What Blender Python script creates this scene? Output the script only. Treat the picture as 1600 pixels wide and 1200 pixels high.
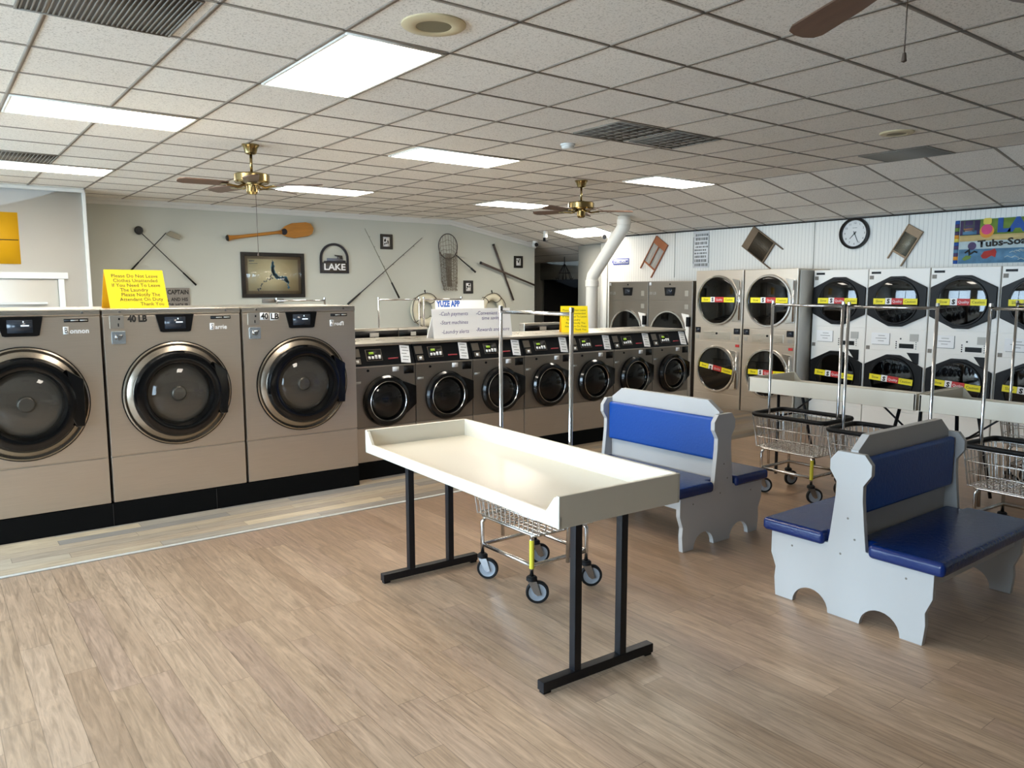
import bpy, bmesh, math, random
from mathutils import Vector, Matrix
R = math.radians
random.seed(7)
for _o in list(bpy.data.objects): bpy.data.objects.remove(_o)
SC = bpy.context.scene
COL = SC.collection

# ------------------------------------------------------------------ camera
EYE = 1.65
_f, _p, _r, _y = 1206.859, 0.120842765, -0.00113353444, 0.916962266
_cy, _sy, _cp, _sp = math.cos(_y), math.sin(_y), math.cos(_p), math.sin(_p)
_fw = Vector((_cy*_cp, _sy*_cp, -_sp)); _rt = Vector((_sy, -_cy, 0)); _up = _rt.cross(_fw)
_c, _s = math.cos(_r), math.sin(_r)
_rt, _up = _rt*_c + _up*_s, _up*_c - _rt*_s
cam_data = bpy.data.cameras.new('camera'); cam_data.sensor_width = 36; cam_data.sensor_fit = 'HORIZONTAL'
cam_data.lens = _f/1600*36; cam_data.clip_start = .05
cam = bpy.data.objects.new('camera', cam_data); COL.objects.link(cam)
cam.matrix_world = Matrix(((_rt.x, _up.x, -_fw.x, 0), (_rt.y, _up.y, -_fw.y, 0), (_rt.z, _up.z, -_fw.z, EYE), (0, 0, 0, 1)))
SC.camera = cam

# ------------------------------------------------------------------ view, sky, daylight
SC.view_settings.view_transform = 'Standard'; SC.view_settings.look = 'None'
SC.view_settings.gamma = 1; SC.view_settings.use_curve_mapping = False
SC.view_settings.exposure = 1.2
PANEL_POWER = 9.5        # ceiling light panels
SKY_POWER = 9.5          # daylight outside the shop windows
world = bpy.data.worlds.new('sky'); SC.world = world; world.use_nodes = True
world.node_tree.nodes['Background'].inputs[0].default_value = (.63, .81, 1, 1)
world.node_tree.nodes['Background'].inputs[1].default_value = SKY_POWER
WINDOWS_SIDE = [(1.0, 3.6), (4.3, 7.1), (7.8, 10.6)]     # along the wall X = -3
WINDOWS_NEAR = []                                                  # none along the wall Y = -3
WZ = (.25, 2.70)
def portal(loc, rot, sx, sz):
    l = bpy.data.lights.new('window_portal', 'AREA'); l.shape = 'RECTANGLE'; l.size = sx; l.size_y = sz
    l.cycles.is_portal = True
    o = bpy.data.objects.new('window_portal', l); COL.objects.link(o); o.location = loc; o.rotation_euler = rot
for a, b in WINDOWS_SIDE: portal((-3.02, (a+b)/2, sum(WZ)/2), (R(90), 0, R(-90)), b-a, WZ[1]-WZ[0])
for a, b in WINDOWS_NEAR: portal(((a+b)/2, -3.02, sum(WZ)/2), (R(90), 0, 0), b-a, WZ[1]-WZ[0])

# ------------------------------------------------------------------ materials
def lin(c):
    if isinstance(c, str): c = [int(c[i:i+2], 16)/255 for i in (0, 2, 4)]
    return tuple((x/12.92 if x <= .04045 else ((x+.055)/1.055)**2.4) for x in c) + (1,)
def newmat(name):
    m = bpy.data.materials.new(name); m.use_nodes = True
    nt = m.node_tree; return m, nt, nt.nodes['Principled BSDF']
def N(nt, t, **kw):
    n = nt.nodes.new(t)
    for k, v in kw.items():
        if k in n.inputs: n.inputs[k].default_value = v
        else: setattr(n, k, v)
    return n
def mat(name, col, rough=.5, metal=0, var=0, scale=8, bump=0, stretch=(1, 1, 1), emit=0, spec=None, coat=0):
    m, nt, b = newmat(name)
    c = lin(col); b.inputs['Base Color'].default_value = c
    b.inputs['Roughness'].default_value = rough; b.inputs['Metallic'].default_value = metal
    if spec is not None: b.inputs['Specular IOR Level'].default_value = spec
    if coat: b.inputs['Coat Weight'].default_value = coat; b.inputs['Coat Roughness'].default_value = .15
    if emit: b.inputs['Emission Color'].default_value = c; b.inputs['Emission Strength'].default_value = emit
    if var or bump:
        tc = N(nt, 'ShaderNodeTexCoord'); mp = N(nt, 'ShaderNodeMapping', Scale=stretch); nz = N(nt, 'ShaderNodeTexNoise', Scale=scale, Detail=5)
        nt.links.new(tc.outputs['Object'], mp.inputs[0]); nt.links.new(mp.outputs[0], nz.inputs['Vector'])
        if var:
            mx = N(nt, 'ShaderNodeMix', data_type='RGBA'); 
            mx.inputs[6].default_value = tuple(x*(1-var) for x in c[:3])+(1,); mx.inputs[7].default_value = tuple(min(1, x*(1+var)) for x in c[:3])+(1,)
            nt.links.new(nz.outputs[0], mx.inputs[0]); nt.links.new(mx.outputs[2], b.inputs['Base Color'])
        if bump:
            bp = N(nt, 'ShaderNodeBump', Strength=bump, Distance=.01); nt.links.new(nz.outputs[0], bp.inputs['Height']); nt.links.new(bp.outputs[0], b.inputs['Normal'])
    return m
def glassmat(name, tint, ior=1.5):
    m, nt, b = newmat(name); nt.nodes.remove(b)
    out = nt.nodes['Material Output']; tr = N(nt, 'ShaderNodeBsdfTransparent', Color=tint+(1,)); gl = N(nt, 'ShaderNodeBsdfGlossy', Roughness=.03)
    f0 = ((ior-1)/(ior+1))**2; mx = N(nt, 'ShaderNodeMixShader')
    lw = N(nt, 'ShaderNodeLayerWeight', Blend=.5); pw = N(nt, 'ShaderNodeMath', operation='POWER'); pw.inputs[1].default_value = 4; nt.links.new(lw.outputs['Facing'], pw.inputs[0])
    ma = N(nt, 'ShaderNodeMath', operation='MULTIPLY_ADD'); ma.inputs[1].default_value = 1-f0; ma.inputs[2].default_value = f0; nt.links.new(pw.outputs[0], ma.inputs[0])
    nt.links.new(ma.outputs[0], mx.inputs[0]); nt.links.new(tr.outputs[0], mx.inputs[1]); nt.links.new(gl.outputs[0], mx.inputs[2]); nt.links.new(mx.outputs[0], out.inputs[0])
    return m
def plankmat(name, cols, width, length, along_y, gap, rough, grain):
    """vinyl plank flooring: random tone per plank, stretched grain, thin seams"""
    m, nt, b = newmat(name); L = nt.links.new
    tc = N(nt, 'ShaderNodeTexCoord'); sep = N(nt, 'ShaderNodeSeparateXYZ'); L(tc.outputs['Object'], sep.inputs[0])
    u, v = (sep.outputs[1], sep.outputs[0]) if along_y else (sep.outputs[0], sep.outputs[1])
    def M(op, a, bb=None):
        n = N(nt, 'ShaderNodeMath', operation=op)
        for i, x in enumerate((a, bb)):
            if x is None: continue
            if isinstance(x, (int, float)): n.inputs[i].default_value = x
            else: L(x, n.inputs[i])
        return n.outputs[0]
    rowf = M('DIVIDE', v, width); row = M('FLOOR', rowf)
    wn = N(nt, 'ShaderNodeTexWhiteNoise', noise_dimensions='1D'); L(row, wn.inputs['W'])
    uu = M('ADD', M('DIVIDE', u, length), M('MULTIPLY', wn.outputs[0], 7.3)); cell = M('FLOOR', uu)
    cv = N(nt, 'ShaderNodeCombineXYZ'); L(row, cv.inputs[0]); L(cell, cv.inputs[1])
    w2 = N(nt, 'ShaderNodeTexWhiteNoise', noise_dimensions='2D'); L(cv.outputs[0], w2.inputs['Vector'])
    ramp = N(nt, 'ShaderNodeValToRGB'); e = ramp.color_ramp.elements
    e[0].position = 0; e[0].color = lin(cols[0]); e[1].position = 1; e[1].color = lin(cols[-1])
    for i, c in enumerate(cols[1:-1]): k = e.new((i+1)/(len(cols)-1)); k.color = lin(c)
    L(w2.outputs[0], ramp.inputs[0])
    gv = N(nt, 'ShaderNodeCombineXYZ'); L(M('MULTIPLY', u, 1.6), gv.inputs[0]); L(M('MULTIPLY', v, 20), gv.inputs[1]); L(M('MULTIPLY', w2.outputs[0], 40), gv.inputs[2])
    nz = N(nt, 'ShaderNodeTexNoise', Scale=1.8, Detail=9, Roughness=.68, Distortion=1.6); L(gv.outputs[0], nz.inputs['Vector'])
    r2 = N(nt, 'ShaderNodeValToRGB'); r2.color_ramp.elements[0].position = .34; r2.color_ramp.elements[1].position = .64
    lo = 1-grain; r2.color_ramp.elements[0].color = (lo, lo*.97, lo*.94, 1); r2.color_ramp.elements[1].color = (1.0, 1.0, 1.0, 1); L(nz.outputs[0], r2.inputs[0])
    mx = N(nt, 'ShaderNodeMix', data_type='RGBA', blend_type='MULTIPLY'); mx.inputs[0].default_value = 1; L(ramp.outputs[0], mx.inputs[6]); L(r2.outputs[0], mx.inputs[7])
    fr = M('FRACT', rowf); fu = M('FRACT', uu)
    g = M('MAXIMUM', M('LESS_THAN', fr, gap/width), M('LESS_THAN', fu, gap/length))
    m2 = N(nt, 'ShaderNodeMix', data_type='RGBA', blend_type='MULTIPLY'); L(M('MULTIPLY', g, .55), m2.inputs[0]); L(mx.outputs[2], m2.inputs[6]); m2.inputs[7].default_value = (.25, .22, .2, 1)
    L(m2.outputs[2], b.inputs['Base Color'])
    rr = M('ADD', M('MULTIPLY', nz.outputs[0], .16), rough-.08); L(rr, b.inputs['Roughness'])
    bp = N(nt, 'ShaderNodeBump', Strength=.12, Distance=.004); L(M('SUBTRACT', nz.outputs[0], g), bp.inputs['Height']); L(bp.outputs[0], b.inputs['Normal'])
    return m
def tilemat(name):
    m, nt, b = newmat(name); L = nt.links.new
    tc = N(nt, 'ShaderNodeTexCoord'); mp = N(nt, 'ShaderNodeMapping', Location=(-1.76/.6, -3.63/.608, 0), Scale=(1/.6, 1/.608, 1)); L(tc.outputs['Object'], mp.inputs[0])
    fl = N(nt, 'ShaderNodeVectorMath', operation='FLOOR'); L(mp.outputs[0], fl.inputs[0])
    sp = N(nt, 'ShaderNodeSeparateXYZ'); L(fl.outputs[0], sp.inputs[0]); cb = N(nt, 'ShaderNodeCombineXYZ'); L(sp.outputs[0], cb.inputs[0]); L(sp.outputs[1], cb.inputs[1])
    wn = N(nt, 'ShaderNodeTexWhiteNoise', noise_dimensions='2D'); L(cb.outputs[0], wn.inputs['Vector'])
    ramp = N(nt, 'ShaderNodeValToRGB'); ramp.color_ramp.elements[0].color = lin('e6dfd5'); ramp.color_ramp.elements[1].color = lin('efe9df'); L(wn.outputs[0], ramp.inputs[0])
    nz = N(nt, 'ShaderNodeTexNoise', Scale=95, Detail=3, Roughness=.7); L(tc.outputs['Object'], nz.inputs['Vector'])
    r2 = N(nt, 'ShaderNodeValToRGB'); r2.color_ramp.elements[0].position = .33; r2.color_ramp.elements[0].color = (.62, .6, .57, 1); r2.color_ramp.elements[1].position = .48; r2.color_ramp.elements[1].color = (1, 1, 1, 1); L(nz.outputs[0], r2.inputs[0])
    mx = N(nt, 'ShaderNodeMix', data_type='RGBA', blend_type='MULTIPLY'); mx.inputs[0].default_value = 1; L(ramp.outputs[0], mx.inputs[6]); L(r2.outputs[0], mx.inputs[7])
    L(mx.outputs[2], b.inputs['Base Color']); b.inputs['Roughness'].default_value = .95
    return m
def beadmat(name, col, axis, pitch):
    """beadboard: narrow vertical grooves as bump and a fine dark line"""
    m, nt, b = newmat(name); L = nt.links.new
    tc = N(nt, 'ShaderNodeTexCoord'); sp = N(nt, 'ShaderNodeSeparateXYZ'); L(tc.outputs['Object'], sp.inputs[0])
    d = N(nt, 'ShaderNodeMath', operation='DIVIDE'); d.inputs[1].default_value = pitch; L(sp.outputs[axis], d.inputs[0])
    f = N(nt, 'ShaderNodeMath', operation='FRACT'); L(d.outputs[0], f.inputs[0]); g = N(nt, 'ShaderNodeMath', operation='LESS_THAN'); g.inputs[1].default_value = .12; L(f.outputs[0], g.inputs[0])
    mx = N(nt, 'ShaderNodeMix', data_type='RGBA'); L(g.outputs[0], mx.inputs[0]); mx.inputs[6].default_value = lin(col); mx.inputs[7].default_value = tuple(x*.72 for x in lin(col)[:3])+(1,)
    L(mx.outputs[2], b.inputs['Base Color']); b.inputs['Roughness'].default_value = .45
    return m
def steelmat(name, col, rough, horiz=True, metal=.92):
    m, nt, b = newmat(name); L = nt.links.new
    b.inputs['Base Color'].default_value = lin(col); b.inputs['Metallic'].default_value = metal
    tc = N(nt, 'ShaderNodeTexCoord'); mp = N(nt, 'ShaderNodeMapping', Scale=(3, 3, 160) if horiz else (160, 160, 3)); L(tc.outputs['Object'], mp.inputs[0])
    nz = N(nt, 'ShaderNodeTexNoise', Scale=1.5, Detail=4); L(mp.outputs[0], nz.inputs['Vector'])
    mr = N(nt, 'ShaderNodeMapRange'); mr.inputs[3].default_value = rough-.07; mr.inputs[4].default_value = rough+.09; L(nz.outputs[0], mr.inputs[0]); L(mr.outputs[0], b.inputs['Roughness'])
    mx = N(nt, 'ShaderNodeMix', data_type='RGBA'); c = lin(col); mx.inputs[6].default_value = tuple(x*.9 for x in c[:3])+(1,); mx.inputs[7].default_value = tuple(min(1, x*1.1) for x in c[:3])+(1,)
    L(nz.outputs[0], mx.inputs[0]); L(mx.outputs[2], b.inputs['Base Color'])
    return m

MT = dict(
    floor=plankmat('vinyl_planks', ['a3856a', 'b3957a', 'ab8d71', 'ba9c80', 'aa8c74', 'ae9176'], .128, 1.15, True, .0028, .34, .46),
    floor2=plankmat('mixed_tone_planks', ['84786c', 'b39b7b', '978069', 'bfa683', '7a746e', 'a58b6c', '95887a'], .105, 1.1, False, .003, .38, .34),
    tile=tilemat('ceiling_tile'), tbar=mat('ceiling_bar', '877c70', .6), gap=mat('dark_gap', '2a2521', .9),
    graywall=mat('gray_wall_paint', 'c3c5bb', .7, var=.03, scale=2), whitewall=mat('white_wall_paint', 'd2d2ce', .65, var=.03, scale=2),
    bead=beadmat('white_beadboard', 'e2e1db', 1, .052), white=mat('white_paint', 'dddcd6', .45), hall=mat('hall_paint', '9b9a92', .7), darkroom=mat('dark_painted_room', '1c1b1c', .8),
    darkdoor=mat('dark_brown_wood', '3a322d', .55, var=.25, scale=4, stretch=(6, 6, .6)),
    steel=steelmat('brushed_steel', 'cdc2b3', .36, metal=.87), steeld=steelmat('brushed_steel_gray', '938b81', .38, metal=.88), steell=steelmat('bright_steel', 'cfc8bc', .28),
    chrome=mat('chrome', 'd8d8d8', .14, 1), chromed=mat('wire_chrome', 'd2d0cc', .2, 1), ring=mat('polished_ring', 'a59a8b', .26, .95),
    black=mat('black_plastic', '060607', .42, spec=.25), blackg=mat('black_gloss', '060607', .14), blackm=mat('black_matte', '050505', .7, spec=.15), blacks=mat('black_steel', '0b0e14', .38, spec=.35),
    console=mat('black_console', '07090d', .4, spec=.3), screen=mat('screen', '20262e', .2, emit=.25), screentext=mat('screen_text', 'b9cbd6', .4, emit=.8), lcd=mat('green_display', '6c8a1e', .4, emit=.5),
    glass=glassmat('door_glass', (.62, .62, .61), 1.5), dglass=glassmat('dark_door_glass', (.12, .12, .125), 1.6), wglass=glassmat('window_glass', (.95, .97, .97), 1.45),
    drum=steelmat('drum_steel', '8d877e', .4, metal=.6), drumd=mat('dark_drum', '1d1c1b', .5, .4, var=.3, scale=5),
    cream=mat('cream_fiberglass', 'd9d1c0', .3, coat=.15), whitew=mat('white_enamel', 'efece5', .35), paper=mat('paper', 'f2f2f2', .8), tape=mat('yellow_tape', 'd9cf3a', .5),
    yellow=mat('yellow_card', 'f7dc06', .6), orange=mat('orange_card', 'f5b512', .6), ink=mat('ink', '27241f', .7), purple=mat('purple_ink', '5b4f8a', .7), blueink=mat('blue_ink', '2c5fb8', .6),
    red=mat('red_label', 'c02a2a', .5), ylabel=mat('yellow_label', 'f0e21e', .5), labelgray=mat('label_gray', 'b5b4ae', .5), redtext=mat('red_text', '9a2633', .5), grayink=mat('gray_ink', '8b8b88', .7),
    bench=mat('gray_bench_paint', 'bbb9b6', .45, var=.05, scale=3), vinyl=mat('blue_vinyl', '00459a', .34, bump=.15, scale=60), vinyl_shaded=mat('blue_vinyl_shaded', '022563', .25, bump=.2, scale=40),  # seats: same blue vinyl, its colour darkened for the shade on the rear seat
    rubber=mat('black_rubber', '101011', .6, spec=.3), hub=mat('gray_hub', '8f959c', .4), bracket=mat('caster_steel', '9ea1a5', .25, .95),
    brass=mat('brass', '94835a', .22, 1), blade=mat('fan_blade_wood', '5b4335', .4, var=.25, scale=5, stretch=(1, 8, 1)), chain=mat('pull_chain', '4a3a2f', .5),
    lamp=mat('light_diffuser', 'fff5e6', .5, emit=PANEL_POWER), lampframe=mat('light_frame', 'e8e4da', .4),
    grille=mat('grille_dark', '49443e', .6), grillebar=mat('grille_bar', '7d766c', .5), speaker=mat('speaker_cream', 'c9b994', .5), speakerg=mat('speaker_mesh', '8d8265', .6),
    pvc=mat('white_pvc', 'e4e1d8', .4), wood=mat('paddle_wood', 'b5792f', .4, var=.3, scale=5, stretch=(1, 6, 6)), woodred=mat('red_brown_wood', '9a5a33', .5, var=.25, scale=8), woodpale=mat('pale_worn_wood', '9d8468', .6, var=.25, scale=8), wooddark=mat('dark_worn_wood', '6f5c46', .6, var=.3, scale=8),
    zinc=mat('zinc_ribs', '8b8778', .4, .6), zincd=mat('dark_zinc_ribs', '5b5143', .45, .6), board=mat('weathered_sign', '8d8780', .8, var=.15, scale=12),
    iron=mat('dark_iron', '1a1a24', .5), frameblack=mat('black_frame', '15110e', .4), mapmat=mat('map_paper', 'd9c8a2', .7, var=.08, scale=6), mat_board=mat('map_mat', 'a9937a', .7), mapblue=mat('map_blue', '5b93b0', .7, var=.3, scale=40), mapgray=mat('map_gray', '6a6d78', .7),
    ringcream=mat('life_ring_canvas', 'd8d1b9', .8, var=.12, scale=9), ropeb=mat('rope', '5f564a', .8), net=mat('net_cord', '6b5f50', .8), stick=mat('stick_brown', '4a3c33', .5, var=.5, scale=30), rod=mat('rod_dark', '3f3733', .4), rodl=mat('rod_pale', '7c7968', .4), clubs=mat('club_black', '1b1b1b', .4),
    sblue=mat('sign_blue', '5b86a6', .7, var=.5, scale=14), sgreen=mat('sign_green', '6d8a3c', .7, var=.35, scale=10), stan=mat('sign_tan', 'c9b27a', .7, var=.25, scale=9), spurple=mat('sign_purple', '4d3f63', .7, var=.4, scale=12), spink=mat('sign_pink', 'd3477c', .7, var=.2, scale=14), sorange=mat('sign_orange', 'd99232', .7, var=.2, scale=14), sdeep=mat('sign_deep_blue', '1f4f9a', .7, var=.3, scale=18), sred=mat('sign_red', 'a8261c', .7, var=.3, scale=25), spale=mat('sign_pale_blue', 'b4c4c6', .7, var=.2, scale=20), syellow=mat('sign_yellow', 'd8c653', .7),
    signblue=mat('arrow_blue', '2c3f9a', .5), plate=mat('plate_steel', 'c2bdb4', .3, .8), platel=mat('lock_plate', 'b9c3ca', .25, .8), poster=mat('poster_yellow', 'eab308', .55), outground=mat('parking_lot', 'b4b3ae', .9), clockface=mat('clock_face', 'dcdcda', .5),
    hangring=mat('dark_wire', '1c1a18', .6))

# ------------------------------------------------------------------ mesh building
class MB:
    def __init__(s): s.bm = bmesh.new(); s.bev = False
    def box(s, x0, x1, y0, y1, z0, z1, bev=0, seg=2):
        b = s.bm if not bev else bmesh.new()
        vs = [b.verts.new((x, y, z)) for x in (x0, x1) for y in (y0, y1) for z in (z0, z1)]
        for q in ((0, 1, 3, 2), (4, 6, 7, 5), (0, 4, 5, 1), (2, 3, 7, 6), (0, 2, 6, 4), (1, 5, 7, 3)): b.faces.new([vs[i] for i in q])
        if bev:
            s.bev = True
            bmesh.ops.bevel(b, geom=b.edges[:], offset=min(bev, .45*min(x1-x0, y1-y0, z1-z0)), segments=seg, affect='EDGES', profile=.5)
            s._merge(b)
        return s
    def _merge(s, b):
        me = bpy.data.meshes.new('t'); b.to_mesh(me); b.free(); s.bm.from_mesh(me); bpy.data.meshes.remove(me)
    def prism(s, pts, axis, a, b_, bev=0, seg=2):
        bm = bmesh.new()
        P = {'x': lambda p, h: (h, p[0], p[1]), 'y': lambda p, h: (p[0], h, p[1]), 'z': lambda p, h: (p[0], p[1], h)}[axis]
        v0 = [bm.verts.new(P(p, a)) for p in pts]; v1 = [bm.verts.new(P(p, b_)) for p in pts]
        bm.faces.new(v0); bm.faces.new(v1[::-1]); n = len(pts)
        for i in range(n): bm.faces.new((v0[i], v1[i], v1[(i+1) % n], v0[(i+1) % n]))
        bmesh.ops.recalc_face_normals(bm, faces=bm.faces[:])
        s.bev = s.bev or bool(bev)
        if bev: bmesh.ops.bevel(bm, geom=bm.edges[:], offset=bev, segments=seg, affect='EDGES', profile=.5)
        s._merge(bm); return s
    def tube(s, pts, r, seg=8, closed=False, cap=True):
        bm = s.bm; pts = [Vector(p) for p in pts]; n = len(pts); rings = []
        rr = r if isinstance(r, (list, tuple)) else [r]*n
        up = None
        for i, p in enumerate(pts):
            d0 = (p-pts[i-1]) if (i or closed) else None; d1 = (pts[(i+1) % n]-p) if (i < n-1 or closed) else None
            t = ((d0.normalized() if d0 else Vector())+(d1.normalized() if d1 else Vector())).normalized()
            if up is None: up = Vector((0, 0, 1)) if abs(t.z) < .9 else Vector((1, 0, 0))
            a = t.cross(up)
            if a.length < 1e-5: a = t.cross(Vector((.3, 1, .2)))
            a.normalize(); b = a.cross(t).normalized(); up = b
            k = 1.0
            if d0 and d1: k = 1/max(.5, math.cos(d0.angle(d1, 0)/2))
            rings.append([bm.verts.new(p+(a*math.cos(2*math.pi*j/seg)+b*math.sin(2*math.pi*j/seg))*rr[i]*k) for j in range(seg)])
        m = n if closed else n-1
        for i in range(m):
            A, B = rings[i], rings[(i+1) % n]
            for j in range(seg): bm.faces.new((A[j], A[(j+1) % seg], B[(j+1) % seg], B[j]))
        if cap and not closed: bm.faces.new(rings[0][::-1]); bm.faces.new(rings[-1])
        return s
    def lathe(s, prof, axis='z', c=(0, 0, 0), seg=32, closed=False, sx=1.0):
        bm = bmesh.new(); rings = []
        F = {'z': lambda r, h, a: (c[0]+r*math.cos(a)*sx, c[1]+r*math.sin(a), c[2]+h), 'y': lambda r, h, a: (c[0]+r*math.cos(a)*sx, c[1]+h, c[2]+r*math.sin(a)), 'x': lambda r, h, a: (c[0]+h, c[1]+r*math.cos(a)*sx, c[2]+r*math.sin(a))}[axis]
        for r, h in prof:
            rings.append([bm.verts.new(F(0, h, 0))] if r < 1e-6 else [bm.verts.new(F(r, h, 2*math.pi*j/seg)) for j in range(seg)])
        n = len(rings)
        for i in range(n if closed else n-1):
            A, B = rings[i], rings[(i+1) % n]
            for j in range(seg):
                k = (j+1) % seg
                if len(A) == 1 and len(B) == 1: continue
                if len(A) == 1: bm.faces.new((A[0], B[j], B[k]))
                elif len(B) == 1: bm.faces.new((A[j], A[k], B[0]))
                else: bm.faces.new((A[j], A[k], B[k], B[j]))
        bmesh.ops.recalc_face_normals(bm, faces=bm.faces[:])
        s._merge(bm); return s
    def cyl(s, p0, p1, r, seg=16, r1=None): return s.tube([p0, p1], [r, r if r1 is None else r1], seg)
    def xf(s, M): bmesh.ops.transform(s.bm, matrix=M, verts=s.bm.verts[:]); return s
    def build(s, name, m, parent=None, sharp=32):
        bm = s.bm; ca = R(sharp)
        for e in bm.edges:
            if len(e.link_faces) == 2 and e.calc_face_angle(0) > ca: e.smooth = False
        for f in bm.faces: f.smooth = True
        me = bpy.data.meshes.new(name); bm.to_mesh(me); bm.free()
        me.materials.append(MT[m] if isinstance(m, str) else m)
        o = bpy.data.objects.new(name, me); COL.objects.link(o); o.parent = parent
        if s.bev: w_ = o.modifiers.new('normals', 'WEIGHTED_NORMAL'); w_.keep_sharp = True
        return o
def thing(name, label, cat, loc=(0, 0, 0), rz=0, group=None, ry=0, rx=0):
    o = bpy.data.objects.new(name, None); COL.objects.link(o); o.empty_display_size = .1
    o.location = loc; o.rotation_euler = (rx, ry, rz); o['label'] = label; o['category'] = cat
    if group: o['group'] = group
    return o
def tag(o, label, cat, group=None):
    o['label'] = label; o['category'] = cat
    if group: o['group'] = group
    return o
def struct(o): o['kind'] = 'structure'; return o
def kids(o): return [c for c in bpy.data.objects if c.parent == o]
def dup(o, loc, rz, label, group=None, ry=None):
    tree = {}
    for c in bpy.data.objects:
        if c.parent: tree.setdefault(c.parent.name, []).append(c)
    r = o.copy(); COL.objects.link(r); r.location = loc; r.rotation_euler = (0, o.rotation_euler[1] if ry is None else ry, rz); r['label'] = label
    if group: r['group'] = group
    for ch in tree.get(o.name, []):
        c = ch.copy(); COL.objects.link(c); c.parent = r
        for g in tree.get(ch.name, []):
            d = g.copy(); COL.objects.link(d); d.parent = c
    return r
_txt = {}
def text(body, size, m, parent, x, y, z, align='CENTER', name='lettering', orient='front', sx=1.0, rot=0, face=None, shear=0):
    """flat lettering on a surface; front = readable from the local -y side"""
    cu = bpy.data.curves.new('t', 'FONT'); cu.body = body; cu.size = size; cu.align_x = align; cu.align_y = 'CENTER'; cu.resolution_u = 2; cu.shear = shear
    if face: cu.offset = face
    t = bpy.data.objects.new('t', cu); COL.objects.link(t); dg = bpy.context.evaluated_depsgraph_get(); dg.update()
    me = bpy.data.meshes.new_from_object(t.evaluated_get(dg)); bpy.data.objects.remove(t)
    cr, sr = math.cos(rot), math.sin(rot)
    for v in me.vertices:
        a, b = v.co.x*sx, v.co.y; a, b = a*cr-b*sr, a*sr+b*cr
        v.co = (x+a, y, z+b)
    me.name = name; me.materials.clear(); me.materials.append(MT[m])
    o = bpy.data.objects.new(name, me); COL.objects.link(o); o.parent = parent
    return o
def rrect(x0, x1, z0, z1, r, n=4):
    out = []
    for cx, cz, a0 in ((x1-r, z1-r, 0), (x0+r, z1-r, 90), (x0+r, z0+r, 180), (x1-r, z0+r, 270)):
        out += [(cx+r*math.cos(R(a0+90*i/n)), cz+r*math.sin(R(a0+90*i/n))) for i in range(n+1)]
    return out
def arc(cx, cz, r, a0, a1, n=10, rz=None): return [(cx+r*math.cos(R(a0+(a1-a0)*i/n)), cz+(rz or r)*math.sin(R(a0+(a1-a0)*i/n))) for i in range(n+1)]

# ------------------------------------------------------------------ the room
CZ = 2.912; CREASE = 7.76; SLOPE = .18
def ceil_z(x): return CZ if x <= CREASE else CZ-SLOPE*(x-CREASE)
XR = 9.65; YB = 12.0; XE = 11.35
MB_ = MB
struct(MB().box(-3.2, XE+.2, -3.2, 5.205, -.06, 0).build('floor', 'floor'))
struct(MB().box(-3.2, 13.5, 5.205, 14.6, -.06, 0).build('floor_border', 'floor2'))
struct(MB().box(-3.1, 4.7, 5.195, 5.228, 0, .006, .002).build('trim_1', 'labelgray'))
struct(MB().box(-9, -3.2, -9, 14, -.2, -.1).build('ground', 'outground'))
struct(MB().box(-3.2, 9.6, -9, -3.2, -.2, -.1).build('ground_near', 'outground'))
sl = [(-3.2, CZ), (CREASE, CZ), (XE+.15, ceil_z(XE+.15)), (XE+.15, ceil_z(XE+.15)+.06), (CREASE, CZ+.06), (-3.2, CZ+.06)]
struct(MB().prism(sl, 'y', -3.2, 14.6).build('ceiling', 'tile', sharp=5))
# suspended grid
g = MB(); w = .0115; dz = .004
xs = [1.76+.6*k for k in range(-8, 11)]; ys = [3.63+.608*k for k in range(-11, 14)]
for x in xs: g.box(x-w, x+w, -3.1, YB, CZ-dz, CZ+.002)
for y in ys:
    g.box(-3.1, CREASE, y-w, y+w, CZ-dz, CZ+.002)
    x1 = XR if y < 9.8 else XE
    g.prism([(CREASE, CZ-dz), (x1, ceil_z(x1)-dz), (x1, ceil_z(x1)+.002), (CREASE, CZ+.002)], 'y', y-w, y+w)
for k in range(1, 7):
    x = CREASE+.59*k
    y0 = -3.1 if x < XR else 9.8
    g.prism([(x-w, ceil_z(x)-dz), (x+w, ceil_z(x)-dz), (x+w, ceil_z(x)+.002), (x-w, ceil_z(x)+.002)], 'y', y0, 14 if x > 9.76 else YB)
struct(g.build('ceiling_grid', 'tbar'))
# back gray wall (follows the ceiling), its crown moulding, its end post
def wall_profile(x0, x1):
    pts = [(x0, 0), (x1, 0), (x1, ceil_z(x1))]
    if x1 > CREASE > x0: pts.append((CREASE, CZ))
    return pts+[(x0, ceil_z(x0))]
struct(MB().prism(wall_profile(1.76, 9.76), 'y', YB, YB+.14).build('wall_back', 'graywall'))
def band(x0, x1, h): 
    p = [(x0, CZ), (CREASE, CZ), (x1, ceil_z(x1))]
    return p+[(x, z-h) for x, z in p[::-1]]
struct(MB().prism(band(1.76, 9.76, .085), 'y', YB-.03, YB).prism(band(1.76, 9.76, .04), 'y', YB-.055, YB-.03).build('trim_2', 'white'))
struct(MB().box(-3.2, 1.76, 11.1, 11.24, 0, CZ).box(1.62, 1.76, 11.24, 12.14, 0, CZ).build('wall_left', 'whitewall'))
struct(MB().box(1.735, 1.775, 11.085, 11.11, 0, CZ, .004).box(-3.2, 1.76, 11.06, 11.1, CZ-.05, CZ).build('trim_3', 'white'))
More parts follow.
